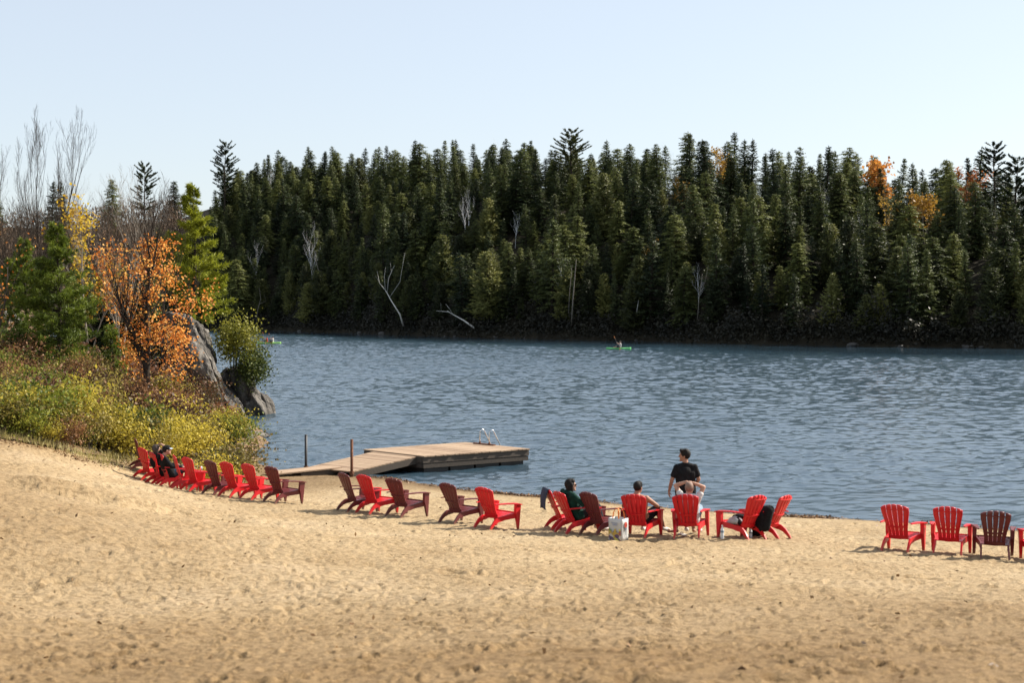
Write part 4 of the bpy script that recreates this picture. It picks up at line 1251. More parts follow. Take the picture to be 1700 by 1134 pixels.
# ladder on the far edge
lad = empty('swim_ladder', (0, 0, 0)); lb = Vector((*q2(.955, .70), DZ))
lad.location = lb
ex = (Vector((fB[0], fB[1], 0)) - Vector((fA[0], fA[1], 0))).normalized(); ey = (Vector((fD[0], fD[1], 0)) - Vector((fA[0], fA[1], 0))).normalized()
# rails stand on the far side and dip into the water beyond the edge
e_r = (Vector((fB[0] - fC[0], fB[1] - fC[1], 0))).normalized()
for k in (0, 1):
    o_ = e_r * (0.48 * k)
    mb = MB()
    prof = [(0, .02), (0, .25), (.01, .43), (.06, .50), (.13, .51), (.20, .45), (.33, .22), (.45, 0.0), (.50, -.25), (.50, -.9)]
    ed = ex
    mb.tube([o_ + ed * a + Vector((0, 0, b)) for a, b in prof], .021, 8); mb.build('handrail', M['steel'], lad, True)
    mb = MB(); mb.tube([o_ + Vector((0, 0, .0)), o_ + Vector((0, 0, .08))], [.05, .035], 8); mb.build('socket', M['rust'], lad)
for z in (-.3, -.6):
    mb = MB(); a = ed * .5 + Vector((0, 0, z)); mb.tube([a, a + e_r * .48], .02, 6); mb.build('rung', M['steel'], lad)
mb = MB(); mb.box(e_r * .22 + Vector((0, 0, .021)), (1.05, .10, .04), Matrix.Rotation(math.atan2(e_r.y, e_r.x), 3, 'Z')); mb.build('base_board', M['rust'], lad)
tag(lad, 'steel swim ladder with two curved handrails on the dock', 'ladder')

# gangway with planks
gL0, gR0, gR1, gL1 = Vector((-6.5, 45.25, .20)), Vector((-4.95, 44.0, .20)), Vector((-2.95, 45.72, .52)), Vector((-4.52, 47.25, .52))
gw = empty('gangway', gL0)
NG = 18
for k in range(NG):
    a = k / NG + .003; b = (k + 1) / NG - .003
    if k == NG - 1: b = .985
    mb = MB(); dz = Vector((0, 0, rnd.uniform(-.003, .003)))
    mb.prism([gL0.lerp(gL1, a) - gL0 + dz, gR0.lerp(gR1, a) - gL0 + dz, gR0.lerp(gR1, b) - gL0 + dz, gL0.lerp(gL1, b) - gL0 + dz], .036); mb.build('plank', M['deck'], gw)
for s in (0, 1):
    a0, a1 = (gL0, gL1) if s == 0 else (gR0, gR1); w_ = (gR0 - gL0).normalized() * (.06 if s == 0 else -.06)
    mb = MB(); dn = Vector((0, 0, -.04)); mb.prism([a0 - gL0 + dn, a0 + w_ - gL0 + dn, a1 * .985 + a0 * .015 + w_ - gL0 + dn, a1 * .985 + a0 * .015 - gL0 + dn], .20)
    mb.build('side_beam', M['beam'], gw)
tag(gw, 'sloping plank gangway from the sand up to the floating dock', 'gangway')

# loose ramp boards on the sand
rp = empty('boarding_ramp', (-7.2, 44.3, .1))
o_ = Vector((-7.2, 44.3, .1))
ra, rb = W(455, 790, 43.6), W(568, 781, 44.75)
d_ = Vector((rb.x - ra.x, rb.y - ra.y, 0)).normalized(); pn = Vector((-d_.y, d_.x, 0))
for k in range(4):
    p0 = Vector((ra.x, ra.y, .17)) + pn * (k * .21); p1 = Vector((rb.x, rb.y, .255)) + pn * (k * .21)
    mb = MB(); mb.prism([p0 - o_, p1 - o_, p1 + pn * .2 - o_, p0 + pn * .2 - o_], .04); mb.build('plank', M['deck'], rp)
mb = MB(); mb.prism([Vector((ra.x, ra.y, .125)) + d_ * .9 + pn * .03 - o_, Vector((rb.x, rb.y, .21)) - d_ * .05 + pn * .03 - o_, Vector((rb.x, rb.y, .21)) - d_ * .05 + pn * .78 - o_, Vector((ra.x, ra.y, .125)) + d_ * .9 + pn * .78 - o_], .14)
mb.build('bearer', M['beam'], rp)
tag(rp, 'low flat board ramp on the sand leading to the gangway', 'ramp')

for (x, y, top, mat_, lab) in ((W(508, 770, 45.4).x, 45.4, W(508, 723, 45.4).z, M['dark_steel'], 'dark steel mooring post at the far side of the gangway'),
                               (W(584, 780, 43.9).x, 43.9, W(584, 731, 43.9).z, M['rust'], 'rusty brown mooring post at the near side of the gangway')):
    r_ = empty('mooring_post', (x, y, -.4)); mb = MB(); mb.tube([(0, 0, 0), (0, 0, top + .4)], .045, 10); mb.build('pipe', mat_, r_, True)
    mb = MB(); mb.tube([(0, 0, top + .4), (0, 0, top + .425)], [.052, .04], 10); mb.build('cap', mat_, r_)
    mb = MB(); mb.tube([(0, 0, .52), (0, 0, .62)], .07, 10); mb.build('collar', M['rust'], r_)
    tag(r_, lab, 'post')

# ------------------------------------------------------------------ garden chairs
BP0, BP1 = Vector((0, -.13, .25)), Vector((0, -.43, .885))


def back_pt(u, t, off=0.0):
    """u -1..1 across, t 0..1 up the reclined back; slightly dished across"""
    wv = np.interp(t, [0, .18, .45, .75, .92, 1], [.185, .182, .215, .258, .262, .25])
    p = BP0.lerp(BP1, t); nrm = Vector((0, -(BP1.z - BP0.z), BP1.y - BP0.y)).normalized() * -1   # faces forward/up
    bow = .035 * (1 - u * u) + .05 * t * (1 - t)
    return Vector((u * wv, p.y, p.z)) - nrm * (bow * 1.0 - .02) + nrm * off


def chair_proto():
    parts = {}
    # five fanned back slats
    slats = []
    for i in range(5):
        u0 = -1 + .4 * i + (.024 if i else 0); u1 = -1 + .4 * (i + 1) - (.024 if i < 4 else 0)
        mb = MB(); rings = []; nt_ = 14
        for k in range(nt_ + 1):
            s = k / nt_
            ring = []
            for off in (.009, -.009):
                seq = (u0, (u0 + u1) / 2, u1) if off > 0 else (u1, (u0 + u1) / 2, u0)
                for u in seq:
                    tm = 1.0 - .115 * abs(u) ** 2.2 + (.003 if u == (u0 + u1) / 2 else 0)
                    ring.append(back_pt(u, .02 + (tm - .02) * s, off))
            rings.append(ring)
        mb.loft(rings); slats.append(mb.mesh('back_slat', True))
    parts['back_slat'] = slats
    bands = []
    for t0, t1 in ((-.01, .10), (.335, .385), (.845, .875)):
        mb = MB(); rings = []
        for k in range(13):
            u = -.985 + 1.97 * k / 12
            rings.append([back_pt(u, t1, -.010), back_pt(u, t1, -.024), back_pt(u, t0, -.024), back_pt(u, t0, -.010)])
        mb.loft(rings); bands.append(mb.mesh('back_band'))
    parts['back_band'] = bands
    seats = []
    for i in range(5):
        y1 = .345 - i * .098; y0 = y1 - .086
        zf = lambda y: .262 + (y + .13) * .20 - .03 * math.exp(-((y - .0) / .14) ** 2) - max(0, y - .28) * .5
        wf = lambda y: .225 + (y + .13) * .09
        mb = MB(); rings = []
        for k in range(9):
            u = -1 + 2 * k / 8
            rings.append([Vector((u * wf(y), y, zf(y) + dz)) for y, dz in ((y0, 0), (y1, 0), (y1, -.018), (y0, -.018))])
        mb.loft(rings); seats.append(mb.mesh('seat_slat'))
    parts['seat_slat'] = seats
    arms = []; fl = []; rl = []; lug = []
    for s in (-1, 1):
        mb = MB(); rings = []
        for k in range(9):
            f = k / 8; y = .40 - .70 * f
            xi = .285 - .015 * f; xo = .405 - .105 * f ** 1.2; z = .545 + .012 * math.sin(f * 3.14) - (.012 if k == 0 else 0)
            if k == 0: xi += .02; xo -= .02
            rings.append([Vector((s * xi, y, z)), Vector((s * xo, y, z - .004)), Vector((s * xo, y, z - .026)), Vector((s * xi, y, z - .022))])
        mb.loft(rings); arms.append(mb.mesh('armrest'))
        # front leg: flared panel from arm to ground
        mb = MB(); rings = []
        for k in range(9):
            f = k / 8; z = .526 * (1 - f)
            yb = .245 + .035 * f - .02 * math.sin(f * 3.14); yf = .375 - .018 * f + .012 * f * f * 0
            if f > .45: yb = .245 + .075 * (f - .45) / .55 + .015
            x0 = .292 + .014 * f; x1 = .368 - .012 * f
            rings.append([Vector((s * x0, yb, z)), Vector((s * x1, yb, z)), Vector((s * x1, yf, z)), Vector((s * x0, yf, z))])
        mb.loft(rings); fl.append(mb.mesh('front_leg'))
        # side rail sweeping back into the rear leg
        mb = MB(); rings = []
        prof = [(.30, .345, .25, .315), (.15, .315, .225, .275), (0, .285, .205, .245), (-.12, .262, .175, .230), (-.22, .238, .105, .225), (-.31, .185, .045, .225), (-.38, .095, -.02, .228), (-.425, .0, -.02, .23)]
        P8 = [(.29, .350, .235, .308), (.16, .318, .215, .272), (.03, .290, .195, .246), (-.09, .272, .165, .234)]
        for y, zt, zb, x in P8:
            rings.append([Vector((s * (x - .014), y, zt)), Vector((s * (x + .014), y, zt)), Vector((s * (x + .014), y, zb)), Vector((s * (x - .014), y, zb))])
        for (yt, zt, yb, zb, x) in ((-.185, .258, -.140, .160, .232), (-.275, .19, -.225, .125, .236), (-.355, .09, -.305, .055, .24), (-.405, .0, -.355, .0, .242)):
            rings.append([Vector((s * (x - .016), yt, zt)), Vector((s * (x + .016), yt, zt)), Vector((s * (x + .016), yb, zb)), Vector((s * (x - .016), yb, zb))])
        mb.loft(rings); rl.append(mb.mesh('rear_leg'))
    parts['armrest'] = arms; parts['front_leg'] = fl; parts['rear_leg'] = rl
    mb = MB(); mb.box((0, .352, .325), (.59, .018, .055)); parts['front_apron'] = [mb.mesh('front_apron')]
    return parts


CP = chair_proto()
CMESH = {}
for colr in ('red', 'maroon'):
    CMESH[colr] = {}
    for k, lst in CP.items():
        CMESH[colr][k] = []
        for me in lst:
            m2 = me.copy(); m2.materials.append(M[colr]); CMESH[colr][k].append(m2)

YPX = ([225, 240, 300, 380, 470, 575, 665, 750, 815, 985, 1137, 1240, 1490, 1575, 1650, 1740], [40.2, 39.6, 37.2, 35.6, 34.1, 32.5, 31.6, 30.8, 29.9, 28.9, 28.3, 27.9, 26.6, 26.2, 25.8, 25.5])
CH = {}


def chair(key, px, yaw, colr, label, dY=0.0, cat='chair', sc=1.0):
    Y = float(np.interp(px, *YPX)) + dY
    yaw = yaw + math.degrees(math.atan((px - CX) / FPX))     # yaw is measured against the line of sight
    x = (px - CX) / FPX * Y
    # the four feet settle on the sand
    ca, sa = math.cos(-R(yaw)), math.sin(-R(yaw))
    hs = []
    for lx, ly in ((.32, .31), (-.32, .31), (.24, -.41), (-.24, -.41)):
        hs.append(sandZ(x + lx * ca - ly * sa, Y + lx * sa + ly * ca))
    z = sum(hs) / 4 - .012
    t = empty('garden_chair', (x, Y, z), -R(yaw), sc)
    fr = (hs[0] + hs[1]) / 2; bk = (hs[2] + hs[3]) / 2
    t.rotation_euler = (math.atan2(fr - bk, .72) * .8, math.atan2((hs[1] + hs[3]) - (hs[0] + hs[2]), 1.12) * .6, -R(yaw))
    cm = CMESH[colr]
    back = link(bpy.data.objects.new('backrest', cm['back_band'][0]), t)
    for me in cm['back_slat']: link(bpy.data.objects.new('back_slat', me), back)
    for me in cm['back_band'][1:]: link(bpy.data.objects.new('back_band', me), back)
    seat = link(bpy.data.objects.new('seat', cm['front_apron'][0]), t)
    for me in cm['seat_slat']: link(bpy.data.objects.new('seat_slat', me), seat)
    for nm in ('armrest', 'front_leg', 'rear_leg'):
        for me in cm[nm]: link(bpy.data.objects.new(nm, me), t)
    tag(t, label, 'chair', 'plastic chairs along the beach')
    CH[key] = t
    return t


chair('m0', 236, 84, 'maroon', 'maroon plastic chair at the bank end of the row, turned side on', .7)
chair('A', 247, 62, 'red', 'bright red plastic chair next to the maroon one by the bank')
chair('B', 267, 72, 'red', 'red plastic chair holding the person with the raised arm')
chair('C', 283, 76, 'red', 'red plastic chair holding the person in the blue cap')
chair('D', 307, 84, 'red', 'red plastic chair side on, just past the person in the blue cap', -.1)
chair('E', 327, 60, 'red', 'red plastic chair beside the left maroon chair near the bank')
chair('F', 365, 56, 'maroon', 'maroon plastic chair between red ones near the bank')
chair('G', 392, 54, 'red', 'red plastic chair right after the maroon chair near the bank')
chair('H', 428, 54, 'red', 'red plastic chair before the last maroon chair of the bank group')
chair('I', 468, 54, 'maroon', 'maroon plastic chair ending the bank group, in front of the ramp')
chair('J', 592, 62, 'maroon', 'maroon plastic chair in front of the gangway, back turned')
chair('K', 624, 52, 'red', 'red plastic chair between two maroon ones below the dock')
chair('L', 673, 47, 'maroon', 'maroon plastic chair right of the red one below the dock')
chair('M', 763, 49, 'maroon', 'maroon plastic chair of the pair standing alone past the dock')
chair('N', 822, 46, 'red', 'red plastic chair of the pair standing alone past the dock')
chair('towel', 938, 74, 'red', 'red plastic chair with the dark towel hung on its back', .8)
chair('woman', 957, 62, 'red', 'red plastic chair in which the woman in green sits', .1)
chair('O', 999, 48, 'maroon', 'maroon plastic chair between the woman in green and the shopping bag')
chair('man', 1062, 20, 'red', 'red plastic chair in which the man in the black cap sits')
chair('bald', 1144, 8, 'red', 'red plastic chair in which the person with arms behind the head sits')
chair('P', 1233, -47, 'red', 'red plastic chair piled with clothes, turned toward the standing man')
chair('Q', 1274, -62, 'red', 'red plastic chair with a black jacket hanging from its arm', .6)
chair('S', 1495, 17, 'red', 'red plastic chair first of the group at the far right')
chair('T', 1576, 6, 'red', 'red plastic chair beside the last maroon chair at the right')
chair('U', 1650, -3, 'maroon', 'maroon plastic chair in the group at the far right')
chair('V', 1731, -8, 'red', 'red plastic chair cut off by the right photo edge')


# ------------------------------------------------------------------ people
def blob(name, fill, voxel, mat, parent=None, smooth=3):
    """one continuous surface grown over the given volumes"""
    mb = MB(); fill(mb)
    me = mb.mesh('tmp'); o = bpy.data.objects.new('tmp', me); col.objects.link(o)
    m1 = o.modifiers.new('r', 'REMESH'); m1.mode = 'VOXEL'; m1.voxel_size = voxel; m1.use_smooth_shade = True
    m2 = o.modifiers.new('s', 'SMOOTH'); m2.iterations = smooth; m2.factor = .5
    dg = bpy.context.evaluated_depsgraph_get()
    nm = bpy.data.meshes.new_from_object(o.evaluated_get(dg))
    bpy.data.objects.remove(o); bpy.data.meshes.remove(me)
    nm.name = name; nm.materials.clear(); nm.materials.append(mat)
    nm.polygons.foreach_set('use_smooth', np.ones(len(nm.polygons), dtype=bool))
    return link(bpy.data.objects.new(name, nm), parent)


def hand(mb, wr, d, palm_n, curl=.5, side=1):
    """palm with five fingers; d along the hand, palm_n out of the palm"""
    d = Vector(d).normalized(); n = Vector(palm_n); n = (n - d * n.dot(d)).normalized(); s = d.cross(n) * side
    kn = []
    for k, o_ in enumerate((-.030, -.010, .010, .030)):
        b = wr + d * (.085 - .006 * abs(k - 1.3)) + s * o_; kn.append(b)
        mb.capsule(wr + s * o_ * .6 + d * .01, .015, b, .0125, 8)
    for k, ln in enumerate((.062, .074, .070, .054)):
        a1 = curl * .6; d1 = d * math.cos(a1) + n * math.sin(a1); p1 = kn[k] + d1 * ln * .5
        a2 = curl * 1.5; d2 = d * math.cos(a2) + n * math.sin(a2)
        mb.capsule(kn[k], .0105, p1, .0095, 8); mb.capsule(p1, .0095, p1 + d2 * ln * .55, .008, 8)
    tb = wr + d * .025 - s * .028; td = (d * .6 - s * .7 + n * .35).normalized()
    mb.capsule(tb, .014, tb + td * .04, .012, 8); mb.capsule(tb + td * .04, .012, tb + td * .04 + (td + d * .6).normalized() * .035, .009, 8)


def person(name, label, J, mats, loc, rz, cloth, voxel=.0085, tiltx=0.0):
    """J: joint positions; cloth: dict of garment choices"""
    root = empty(name, loc, rz); root.rotation_euler = (tiltx, 0, rz)
    V3 = {k: Vector(v) for k, v in J.items() if not k.startswith('_')}
    hd, f, u = V3['head'], V3['face'].normalized(), V3['up'].normalized()
    f = (f - u * f.dot(u)).normalized(); r = f.cross(u); HM = Matrix((r, f, u)).transposed()
    girth = J.get('_girth', 1.0)

    def torso(mb, g=0.0):
        pe, ch, nk = V3['pelvis'], V3['chest'], V3['neck']
        for s in 'LR':
            hp = V3['hip' + s]; sh = V3['sh' + s]
            mb.capsule(hp, .105 * girth + g, pe.lerp(ch, .45) + (sh - V3['neck']) * .38, .098 * girth + g)
            mb.capsule(pe.lerp(ch, .45) + (sh - nk) * .38, .098 * girth + g, ch + (sh - nk) * .50, .105 * girth + g)
            mb.capsule(ch + (sh - nk) * .5, .10 + g, sh, .058 + g * .6)
            mb.capsule(nk.lerp(ch, .10), .055 + g * .5, sh, .045 + g * .6)
        mb.capsule(pe, .115 * girth + g, ch, .118 * girth + g)

    def body(mb):
        torso(mb)
        for s in 'LR':
            sg = -1 if s == 'L' else 1
            mb.capsule(V3['hip' + s], .092, V3['knee' + s], .058); mb.capsule(V3['knee' + s], .056, V3['knee' + s].lerp(V3['ank' + s], .35), .057)
            mb.capsule(V3['knee' + s].lerp(V3['ank' + s], .35), .057, V3['ank' + s], .037)
            to = V3['toe' + s]; an = V3['ank' + s]; fd = (to - an); sd_ = fd.cross(Vector((0, 0, 1))).normalized() * .018
            mb.capsule(an - Vector((0, 0, .02)) - fd.normalized() * .03, .036, to + sd_, .026); mb.capsule(an - Vector((0, 0, .02)), .034, to - sd_, .024)
            mb.capsule(V3['sh' + s], .056, V3['el' + s], .041); mb.capsule(V3['el' + s], .041, V3['el' + s].lerp(V3['wr' + s], .3), .040); mb.capsule(V3['el' + s].lerp(V3['wr' + s], .3), .040, V3['wr' + s], .028)
            hdv = V3.get('hd' + s, V3['wr' + s] - V3['el' + s]); pn_ = V3.get('pn' + s, Vector((-sg, 0, 0)))
            hand(mb, V3['wr' + s], hdv, pn_, J.get('_curl', .6), sg)
        mb.capsule(V3['neck'] - u * .03, .062, hd - u * .06 - f * .015, .056)
        mb.ellipsoid(hd, (.076, .098, .116), HM); mb.ellipsoid(hd + f * .028 - u * .058, (.056, .066, .066), HM)
        mb.capsule(hd + f * .092 + u * .012, .011, hd + f * .112 - u * .022, .015, 8)
        mb.ellipsoid(hd + f * .085 - u * .068, (.026, .014, .010), HM); mb.ellipsoid(hd + f * .082 - u * .105, (.026, .022, .018), HM)
        mb.ellipsoid(hd + f * .086 + u * .03, (.055, .016, .012), HM)
        for sg in (-1, 1): mb.ellipsoid(hd + r * .077 * sg - f * .01 - u * .012, (.012, .022, .034), HM)
    blob('body', body, voxel, mats['skin'], root)
    for sg in (-1, 1):
        mb = MB(); mb.ellipsoid(hd + r * .031 * sg + f * .087 + u * .010, (.013, .010, .009), HM, 8, 6); mb.build('eye', M['shades'], root, True)
    if cloth.get('shirt'):
        sl = cloth.get('sleeve', .5)
        def shirt(mb):
            torso(mb, .020)
            for s in 'LR':
                if sl <= 1: mb.capsule(V3['sh' + s], .064, V3['sh' + s].lerp(V3['el' + s], sl), .068)
                else:
                    mb.capsule(V3['sh' + s], .068, V3['el' + s], .054); mb.capsule(V3['el' + s], .054, V3['el' + s].lerp(V3['wr' + s], .93), .042)
            dn = cloth.get('hem', 0)
            if dn: mb.capsule(V3['hipL'], .118 * girth, V3['hipL'] - Vector((0, 0, dn)), .118 * girth); mb.capsule(V3['hipR'], .118 * girth, V3['hipR'] - Vector((0, 0, dn)), .118 * girth); mb.capsule(V3['pelvis'], .12, V3['pelvis'] - Vector((0, 0, dn)), .12)
            if cloth.get('hood'): mb.ellipsoid(V3['neck'] - f * .09 - u * .01, (.10, .06, .08), HM)
        blob('shirt', shirt, voxel * 1.2, cloth['shirt'], root, 2)
    if cloth.get('pants'):
        ln = cloth.get('leg', .8)
        def pants(mb):
            pe = V3['pelvis']
            for s in 'LR':
                kn = V3['knee' + s]
                mb.capsule(pe.lerp(V3['hip' + s], .5), .118 * girth, V3['hip' + s], .116)
                if ln <= 1: mb.capsule(V3['hip' + s], .112, V3['hip' + s].lerp(kn, ln), .098)
                else:
                    mb.capsule(V3['hip' + s], .108, kn, .076); mb.capsule(kn, .074, kn.lerp(V3['ank' + s], .95), .056)
        blob('trousers' if ln > 1 else 'shorts', pants, voxel * 1.2, cloth['pants'], root, 2)
    if cloth.get('hair'):
        hl = cloth.get('hair_len', 0)
        def hair(mb):
            k_ = .008 if cloth.get('tuft') or hl else 0
            mb.ellipsoid(hd + u * .030 - f * .026, (.088 + k_, .100 + k_, .108 + k_), HM); mb.ellipsoid(hd + u * .088 + f * .03, (.072 + k_, .062, .042 + k_), HM)
            if cloth.get('tuft'):
                g = random.Random(9)
                for _ in range(26):
                    an = g.uniform(0, 6.28); q_ = hd + u * g.uniform(.07, .115) + r * .07 * math.cos(an) + f * (.075 * math.sin(an) - .01)
                    mb.capsule(q_, .02, q_ + (q_ - hd).normalized() * .02 + f * .012, .012, 6)
            if hl:
                for o_ in (-.06, -.03, 0, .03, .06):
                    mb.capsule(hd + r * o_ - f * .06, .045, hd + r * o_ * 1.25 - f * .055 - u * hl, .03)
                for sg in (-1, 1): mb.capsule(hd + r * .075 * sg + u * .03, .032, hd + r * .09 * sg - u * hl * .9 - f * .01, .026)
        blob('hair', hair, .010, cloth['hair'], root, 1)
    if cloth.get('cap'):
        def cap_(mb):
            mb.ellipsoid(hd + u * .045 - f * .008, (.088, .108, .090), HM)
        blob('cap', cap_, .010, cloth['cap'], root, 1)
        mb = MB(); rings = []
        bd = f * (-1 if cloth.get('cap_back') else 1)
        for k in range(9):
            a = -1 + 2 * k / 8
            e0 = hd + u * .052 + bd * .085 * math.cos(a * .8) + r * .085 * math.sin(a * 1.05)
            e1 = e0 + bd * .075 * math.cos(a * 1.2) - u * .018 + r * .01 * a
            rings.append([e0, e1, e1 - u * .008, e0 - u * .008])
        mb.loft(rings); mb.build('cap_brim', cloth.get('brim', cloth['cap']), root)
    if cloth.get('shades'):
        mb = MB()
        for sg in (-1, 1):
            mb.ellipsoid(hd + r * .034 * sg + f * .100 + u * .008, (.030, .012, .022), HM, 10, 6); mb.tube([hd + r * .062 * sg + f * .095 + u * .012, hd + r * .084 * sg - f * .01 + u * .01], .004, 5)
        mb.tube([hd + r * .03 + f * .105 + u * .012, hd - r * .03 + f * .105 + u * .012], .004, 5)
        mb.build('sunglasses', M['shades'], root, True)
    if cloth.get('shoes'):
        for s in 'LR':
            def sh(mb, s=s):
                to = V3['toe' + s]; an = V3['ank' + s]; fd = (to - an).normalized()
                mb.capsule(an - Vector((0, 0, .03)) - fd * .035, .046, to + fd * .01, .038)
            blob('shoe', sh, .011, cloth['shoes'], root, 2)
    return tag(root, label, 'person')


def seated(**kw):
    J = dict(pelvis=(0, .0, .385), hipL=(-.095, .02, .375), hipR=(.095, .02, .375), chest=(0, -.165, .70), neck=(0, -.215, .865), shL=(-.185, -.18, .80), shR=(.185, -.18, .80),
             head=(0, -.19, 1.0), face=(0, 1, -.05), up=(0, -.06, 1), kneeL=(-.13, .42, .53), kneeR=(.13, .42, .53), ankL=(-.13, .56, .10), ankR=(.13, .56, .10), toeL=(-.14, .70, .045), toeR=(.14, .70, .045),
             elL=(-.33, -.05, .605), elR=(.33, -.05, .605), wrL=(-.345, .21, .595), wrR=(.345, .21, .595), pnL=(0, 0, -1), pnR=(0, 0, -1))
    J.update(kw); return J


def at_chair(key):
    o = CH[key]; return tuple(o.location), o.rotation_euler.z


sk = dict(skin=M['skin']); tn = dict(skin=M['skin_tan'])
# standing man, back to the camera, looking left
Ym = 29.0; xm = (1138 - CX) / FPX * Ym
J = dict(pelvis=(0, 0, .93), hipL=(-.09, 0, .89), hipR=(.09, 0, .89), chest=(.0, -.01, 1.26), neck=(0, -.02, 1.44), shL=(-.185, -.02, 1.362), shR=(.185, -.02, 1.362), head=(-.02, .02, 1.60), face=(-1, .30, -.05), up=(0, .02, 1),
         kneeL=(-.145, .04, .49), kneeR=(.13, .03, .49), ankL=(-.20, -.02, .085), ankR=(.17, .0, .085), toeL=(-.32, .12, .035), toeR=(.22, .16, .035),
         elL=(-.285, -.03, 1.11), elR=(.265, -.03, 1.12), wrL=(-.325, .06, .875), wrR=(.21, .17, .93), pnL=(1, .2, 0), pnR=(-1, .3, 0), hdL=(-.05, .1, -1), hdR=(-.3, .3, -.9), _girth=1.08)
person('person', 'person standing in black t-shirt and shorts looking sideways', J, tn, (xm, Ym, sandZ(xm, Ym)), R(4), dict(shirt=M['black_cloth'], sleeve=.62, hem=.05, pants=M['black_cloth'], leg=.88, hair=M['hair'], tuft=True), .0085)
# woman in green
loc, rz = at_chair('woman')
person('person', 'person with long dark hair and dark green hoodie seated in a chair', seated(head=(.0, -.13, .985), face=(.25, 1, -.1), elR=(.30, .0, .62), wrR=(.16, .18, .70), elL=(-.30, 0, .62), wrL=(-.1, .2, .66), hdR=(-.3, .3, 1)), sk, loc, rz,
       dict(shirt=M['green_cloth'], sleeve=2, hood=True, pants=M['dark_cloth'], leg=2, hair=M['hair'], hair_len=.26, shades=True, shoes=M['shoe']), .0098)
# man in cap
loc, rz = at_chair('man')
person('person', 'shirtless person in a black cap seated beside the shopping bag', seated(head=(.02, -.14, 1.005), face=(.15, 1, -.25), shR=(.20, -.15, .80), elR=(.36, .02, .64), wrR=(.30, .24, .60), kneeR=(.20, .45, .50), ankR=(.30, .62, .12), toeR=(.36, .74, .06), kneeL=(-.12, .43, .53), _girth=1.08), tn, loc, rz,
       dict(pants=M['black_cloth'], leg=.95, cap=M['black_cloth'], cap_back=False, hair=M['hair'], shoes=M['shoe']), .0098)
# arms behind the head
loc, rz = at_chair('bald')
person('person', 'person with shaved head and white shirt, arms folded over the head', seated(head=(.03, -.15, 1.0), face=(.1, 1, .05), elR=(.30, -.08, 1.02), wrR=(.10, -.13, 1.105), elL=(-.27, -.02, 1.03), wrL=(-.04, -.08, 1.115), hdR=(-1, 0, .15), hdL=(1, 0, .1), pnR=(0, 0, -1), pnL=(0, 0, -1), shR=(.21, -.15, .83), shL=(-.13, -.15, .83)), sk, loc, rz,
       dict(shirt=M['white_cloth'], sleeve=.30, pants=M['blue_cloth'], leg=.98, hair=M['hair_short'], shoes=M['shoe']), .0098)
# left pair
loc, rz = at_chair('B')
person('person', 'dark haired person with one bare arm raised over the head', seated(head=(.02, -.12, 1.0), face=(.2, 1, 0), elR=(.26, .02, 1.09), wrR=(.06, -.02, 1.15), hdR=(-1, -.2, .0), pnR=(0, 0, -1), shR=(.19, -.13, .83)), sk, loc, rz,
       dict(shirt=M['black_cloth'], sleeve=.5, pants=M['black_cloth'], leg=2, hair=M['hair_brown'], hair_len=.12, shoes=M['shoe']), .010)
loc, rz = at_chair('C')
person('person', 'person in black clothes and pale blue peaked cap seated near the bank', seated(head=(.02, -.10, 1.02), face=(.1, 1, -.08), kneeL=(-.13, .47, .56), kneeR=(.13, .47, .56), ankL=(-.13, .62, .10), ankR=(.13, .62, .10), toeL=(-.14, .76, .05), toeR=(.14, .76, .05)), sk, loc, rz,
       dict(shirt=M['black_cloth'], sleeve=2, hood=True, pants=M['denim'], leg=2, hair=M['hair'], cap=M['black_cloth'], brim=M['cap_blue'], shoes=M['shoe']), .010)


# ------------------------------------------------------------------ things left about
def place_on(key, local):
    o = CH[key]; Mx = Matrix.Translation(o.location) @ o.rotation_euler.to_matrix().to_4x4()
    return Mx @ Vector(local)


def draped(name, label, cat, key, u0, u1, t_low_f, t_low_b, mat):
    """cloth folded over the top edge of a chair back"""
    r_ = empty(name, CH[key].location); r_.rotation_euler = CH[key].rotation_euler
    mb = MB(); rings = []
    path = []
    for k in range(8): path.append(('f', t_low_f + (1.0 - t_low_f) * k / 7))
    for k in range(8): path.append(('b', k / 7))
    for side, t in path:
        ring = []
        for j in range(9):
            u = u0 + (u1 - u0) * j / 8; tm = 1.0 - .115 * abs(u) ** 2.2
            wob = .010 * math.sin(j * 1.7 + t * 5)
            if side == 'f': p_ = back_pt(u, min(t, 1) * tm, .022 + wob * .5)
            else:
                top = back_pt(u, tm, -.03); p_ = top + Vector((0, -.035 * min(1, t * 3) + wob, -t * t_low_b + (.02 if t == 0 else 0)))
            ring.append(p_)
        rings.append(ring)
    V_ = []; F_ = []
    for rg in rings: V_ += rg
    for i in range(len(rings) - 1):
        for j in range(8): F_.append((i * 9 + j, i * 9 + j + 1, i * 9 + j + 10, i * 9 + j + 9))
    mb.add(V_, F_); o = mb.build('cloth', mat, r_, True)
    md = o.modifiers.new('thick', 'SOLIDIFY'); md.thickness = .010
    return tag(r_, label, cat)


draped('towel', 'dark slate towel draped over the back of a red chair', 'towel', 'towel', -.75, .75, .80, .40, M['slate_cloth'])

